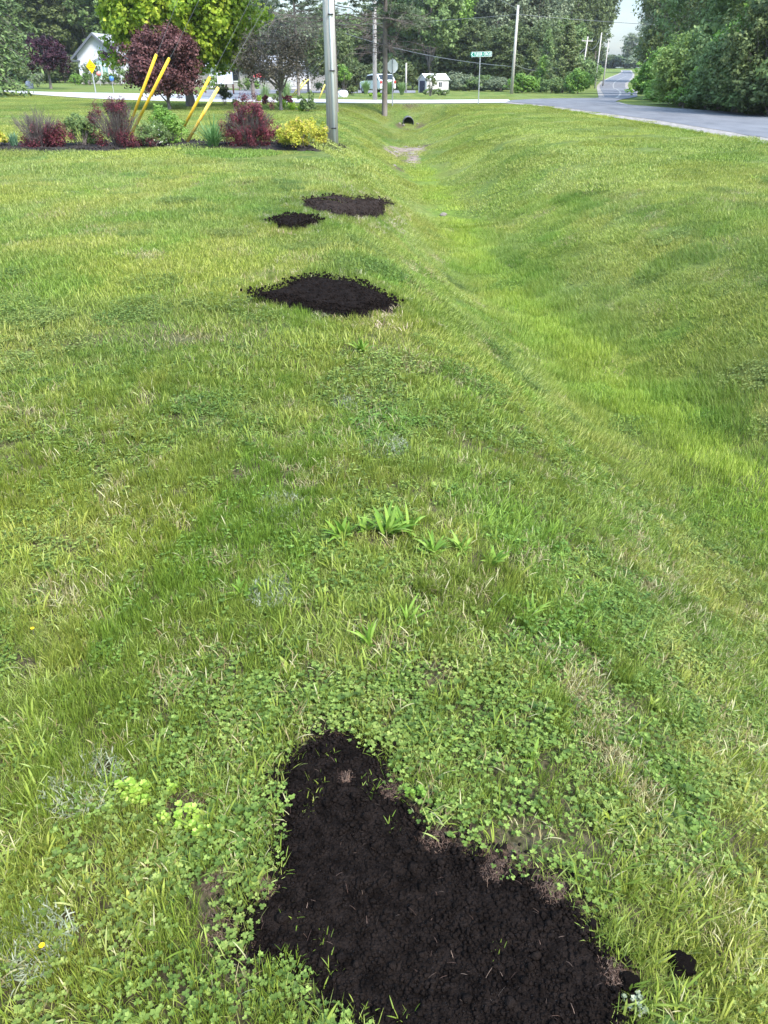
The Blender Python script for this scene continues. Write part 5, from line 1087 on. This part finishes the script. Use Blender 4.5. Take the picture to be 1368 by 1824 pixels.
PL = ['left above the street name sign','right above the street name sign','low behind the street name sign','left of the top of the tall pole','right of the top of the tall pole','above the smaller olive cedar, left','above the smaller olive cedar, right','in the back row over the large cedar','tall, left of the strip of sky','taller, next to the leaning far pole','tallest at the strip of sky','behind the large rounded cedar','low, behind the smaller cedar','low, left of the street sign post','low, left of the tall pole foot','low, right of the tall pole foot']
for (px, D, hh, w, kd, lf), pl_ in zip(((835,128,17,9,'tall','dark'),(860,134,18,9,'tall','grey'),(880,124,15,9,'dark','grey'),(905,130,16,8,'tall','grey'),(935,126,14,9,'broad','grey'),(960,128,14.5,8,'broad','grey'),(985,145,18,9,'tall','dark'),(1010,150,22,8,'tall','dark'),(1035,155,22,8,'dark','dark'),(1055,160,23,8,'tall','dark'),(1000,125,10,7,'dark','mid'),(965,115,9,6,'dark','dark'),(845,116,9,7,'dark','dark'),(890,114,8,7,'dark','dark'),(920,118,9,7,'dark','dark')), PL):
    far_tree(kd, px, D, hh, w, AD[lf]+' tree '+pl_, lf, 'trees of the wood behind the street sign')
far_tree('cedar', 1005, 92, 6.3, 4.6, 'large rounded olive cedar left of the hill road', 'olive', None)
far_tree('cedar', 946, 95, 4.7, 3.6, 'smaller olive cedar left of the large rounded one', 'olive', None)
far_tree('cedar', 966, 93, 3.4, 2.6, 'small bright cedar squeezed between the two olive cedars', 'bright', None)
far_tree('cedar', 972, 100, 6.2, 3.0, 'pointed green tree behind the two olive cedars', 'mid', None)
BGp = 'bushes along the hill road'
for px, D, hh, w, lf, lb in ((933,88,1.9,3.3,'bright','low bright bush right of the tall utility pole'),(985,86,1.5,2.4,'mid','low bush in front of the large cedar'),(1022,88,2.0,2.2,'mid','bush at the right foot of the large cedar'),(1034,84,2.3,2.6,'bright','lighter bush at the bend of the hill road'),(1038,105,4.0,4,'mid','taller bush behind the one at the bend'),(1036,125,3.2,4,'mid','bush farther up the hill road, left side'),(1050,165,2.8,4,'bright','yellow green bush on the bank of the hill road'),(1062,215,2.4,4,'bright','farthest bright bush of the left bank')):
    far_tree('bush', px, D, hh, w, lb, lf, BGp)
for k, (px, D, hh, w, lf) in enumerate(((820,108,2.2,4,'grey'),(838,104,1.6,3.6,'grey'),(858,103,1.8,4,'mid'),(878,102,1.5,4,'grey'),(895,100,1.6,3.5,'grey'),(700,112,4,6,'dark'),(640,112,3.6,6,'dark'),(735,118,5,7,'dark'),(600,112,3.4,6,'dark'),(815,118,5,7,'dark'),(40,112,3.2,6,'dark'),(80,114,3.4,6,'mid'),(112,114,3.4,6,'dark'),(5,110,3.4,6,'dark'),(-30,110,4,6,'dark'),(345,112,4,6,'dark'),(300,115,4,6,'mid'))):
    far_tree('bush', px, D, hh, w, 'undergrowth bush '+['right of the shed','under the left end of the street name sign','right of the street sign post','left of the tall pole foot, farther one','left of the tall pole foot, nearer one','behind the stop sign','behind the white car','between stop sign and shed, tall one','right of the near utility pole','behind the right end of the shed','left of the far purple plum','right of the far purple plum','left of the white house','at the left edge across the street','past the left edge of the lawn','behind the maple trunk','behind the red plum trunk'][k], lf, 'undergrowth along the wood')
# beyond the hill road
for px, D, hh, w, kd, lf, lb in ((1092,345,4.5,18,'bush','mid','far dark tree under the strip of sky, at the top of the hill road'),(1130,330,13,12,'dark','grey','far tree with its trunk showing at the end of the road'),(1168,240,22,13,'broad','grey','grey green willow like tree overhanging the hill road, far one'),(1172,170,21,11,'broad','olive','large grey green tree overhanging the hill road, nearer one'),(1050,300,16,12,'dark','dark','dark tree behind the farthest pole')):
    far_tree(kd, px, D, hh, w, lb, lf, None)
for px, D, hh, w, lf, lb in ((1112,350,5,20,'mid','low far bush closing the end of the hill road'),(1075,340,5,16,'dark','low far bush left of the end of the hill road'),(1150,320,6,18,'grey','low far bush right of the end of the hill road')):
    far_tree('bush', px, D, hh, w, lb, lf, None)
# right side wall of foliage, nearer
def near_tree(px, D, hh, w, lf, size, n, seed, label, z0=.2, nl=60, taper=0, cat='tree', nlimb=16, name='roadside_tree', d=None):
    b = at(px, D); return make_tree(name, label, cat, b, hh, w, z0, lf, size, n, seed, 'trees and bushes right of the road', r=.06+.012*hh, nl=nl, taper=taper, nlimb=nlimb, asp=.7, d=d)
near_tree(1212, 96, 13, 9, 'grey', .3, 16000, 301, 'pale grey green tree at the left end of the right hand thicket')
near_tree(1205, 80, 14, 8, 'olive', .26, 16000, 302, 'olive tree with bare twigs above the round light bush')
near_tree(1176, 72, 2.2, 2.8, 'mid', .18, 5000, 303, 'dark bush at the corner where the hill road leaves', cat='bush', name='roadside_bush', nl=36)
near_tree(1222, 45, 3.5, 3.5, 'pale', .12, 22000, 304, 'big round light green bush right of the road', cat='bush', name='roadside_bush', nl=60)
near_tree(1180, 60, 3.3, 3.6, 'bright', .15, 9000, 305, 'smaller green bush left of the big round light one', cat='bush', name='roadside_bush', nl=40)
near_tree(1328, 48, 10.5, 6.5, 'mid', .17, 34000, 306, 'tall full green tree behind the light bush')
near_tree(1395, 42, 10, 6, 'mid', .16, 30000, 307, 'tall green tree at the right edge of the photo')
near_tree(1292, 42, 3.3, 3.8, 'mid', .13, 15000, 308, 'dense bush between the light bush and the dark tree', cat='bush', name='roadside_bush')
near_tree(1325, 38, 3.4, 4.2, 'mid', .12, 17000, 309, 'broad bush at the foot of the right edge tree', cat='bush', name='roadside_bush')
near_tree(1372, 36, 4.4, 4.2, 'olive', .13, 17000, 310, 'olive brown bush cut by the right edge', cat='bush', name='roadside_bush')
near_tree(1430, 36, 9, 6, 'dark', .17, 15000, 311, 'dark tree just past the right edge of the thicket')
near_tree(1250, 66, 14, 8, 'mid', .24, 16000, 312, 'tall mid green tree rising behind the big light bush')
near_tree(1310, 60, 15, 8, 'olive', .24, 14000, 313, 'tallest olive tree deep in the right hand thicket')
near_tree(1228, 42.5, 1.0, 2.2, 'bright', .10, 5000, 314, 'low weedy bush under the big round light bush', cat='bush', name='roadside_bush', nl=30)
near_tree(1290, 41, 1.4, 3.4, 'mid', .10, 5000, 315, 'low weedy bush at the grass edge of the thicket', cat='bush', name='roadside_bush', nl=30)
for k, (px, D, hh, w, lf, lb) in enumerate(((1176,80,2.0,3,'olive','far left end'),(1168,60,1.8,3,'bright','left of the smaller green bush'),(1203,54,1.6,3,'bright','under the smaller green bush'),(1200,48,.9,2.2,'bright','in the weeds under the light bush, left'),(1250,44,1.2,2.2,'mid','in the weeds under the light bush, right'),(1268,42,1.2,2.2,'bright','under the dense bush, left'),
        (1284,40.5,1.5,2.4,'mid','under the dense bush, right'),(1303,40,1.9,2.6,'mid','under the dark tree, left'),(1318,38,1.6,2.4,'olive','under the dark tree, right'),(1338,36.5,2.0,2.6,'mid','near the right edge, farther'),(1358,35.5,1.7,2.4,'mid','at the right edge'),(1385,34.5,2.2,2.8,'dark','cut by the right edge'),(1420,34,2.6,3,'mid','past the right edge'),
        (1250,56,4.4,4.0,'mid','high, behind the light bush'),(1300,44,4.5,4,'mid','high, under the dark tree'),(1345,40,4.6,4,'bright','high, under the right edge tree'))):
    far_tree('bush', px, D, hh, w*1.15, 'thicket bush right of the road, '+lb, lf, 'low bushes along the right hand thicket')
# the wood's far mass
rg = np.random.default_rng(77); n = 60000; a = R(-42)+R(88)*rg.random(n); D = 165+rg.normal(0, 9, n); k_ = fbm(a*30, a*0+2, 3, 3); top = 5.5+6*k_; Pz = top*rg.random(n)**.8
X = D*np.sin(a); Y = D*np.cos(a); az_ = np.degrees(a); gap = (az_ > 12) & (az_ < 19.5); ok = ~gap; 
P = np.stack([X, Y, G(X, Y)+Pz], 1)[ok]; V, F, T = leafcards(P, np.tile([0, -.5, .6], (len(P), 1)), .9, rg, .7); tag(obj('distant_wood', quads('distant_wood', V, F, L['dark'], T)), 'dark mass of distant woodland behind all the trees', 'woodland', kind='stuff')

# --- thin haze volume over the whole place, added to lift the dark far trees
hz = MB(); hz.box(-420, -60, -3.2, 420, 520, 34); hm = bpy.data.materials.new('haze'); hm.use_nodes = True; t = hm.node_tree; t.nodes.remove(t.nodes['Principled BSDF'])
pv = t.nodes.new('ShaderNodeVolumePrincipled'); pv.inputs['Density'].default_value = .0002; pv.inputs['Color'].default_value = (.93, .96, 1, 1); pv.inputs['Anisotropy'].default_value = .2
t.links.new(pv.outputs[0], t.nodes['Material Output'].inputs['Volume']); tag(hz.build('haze', hm), kind='stuff')
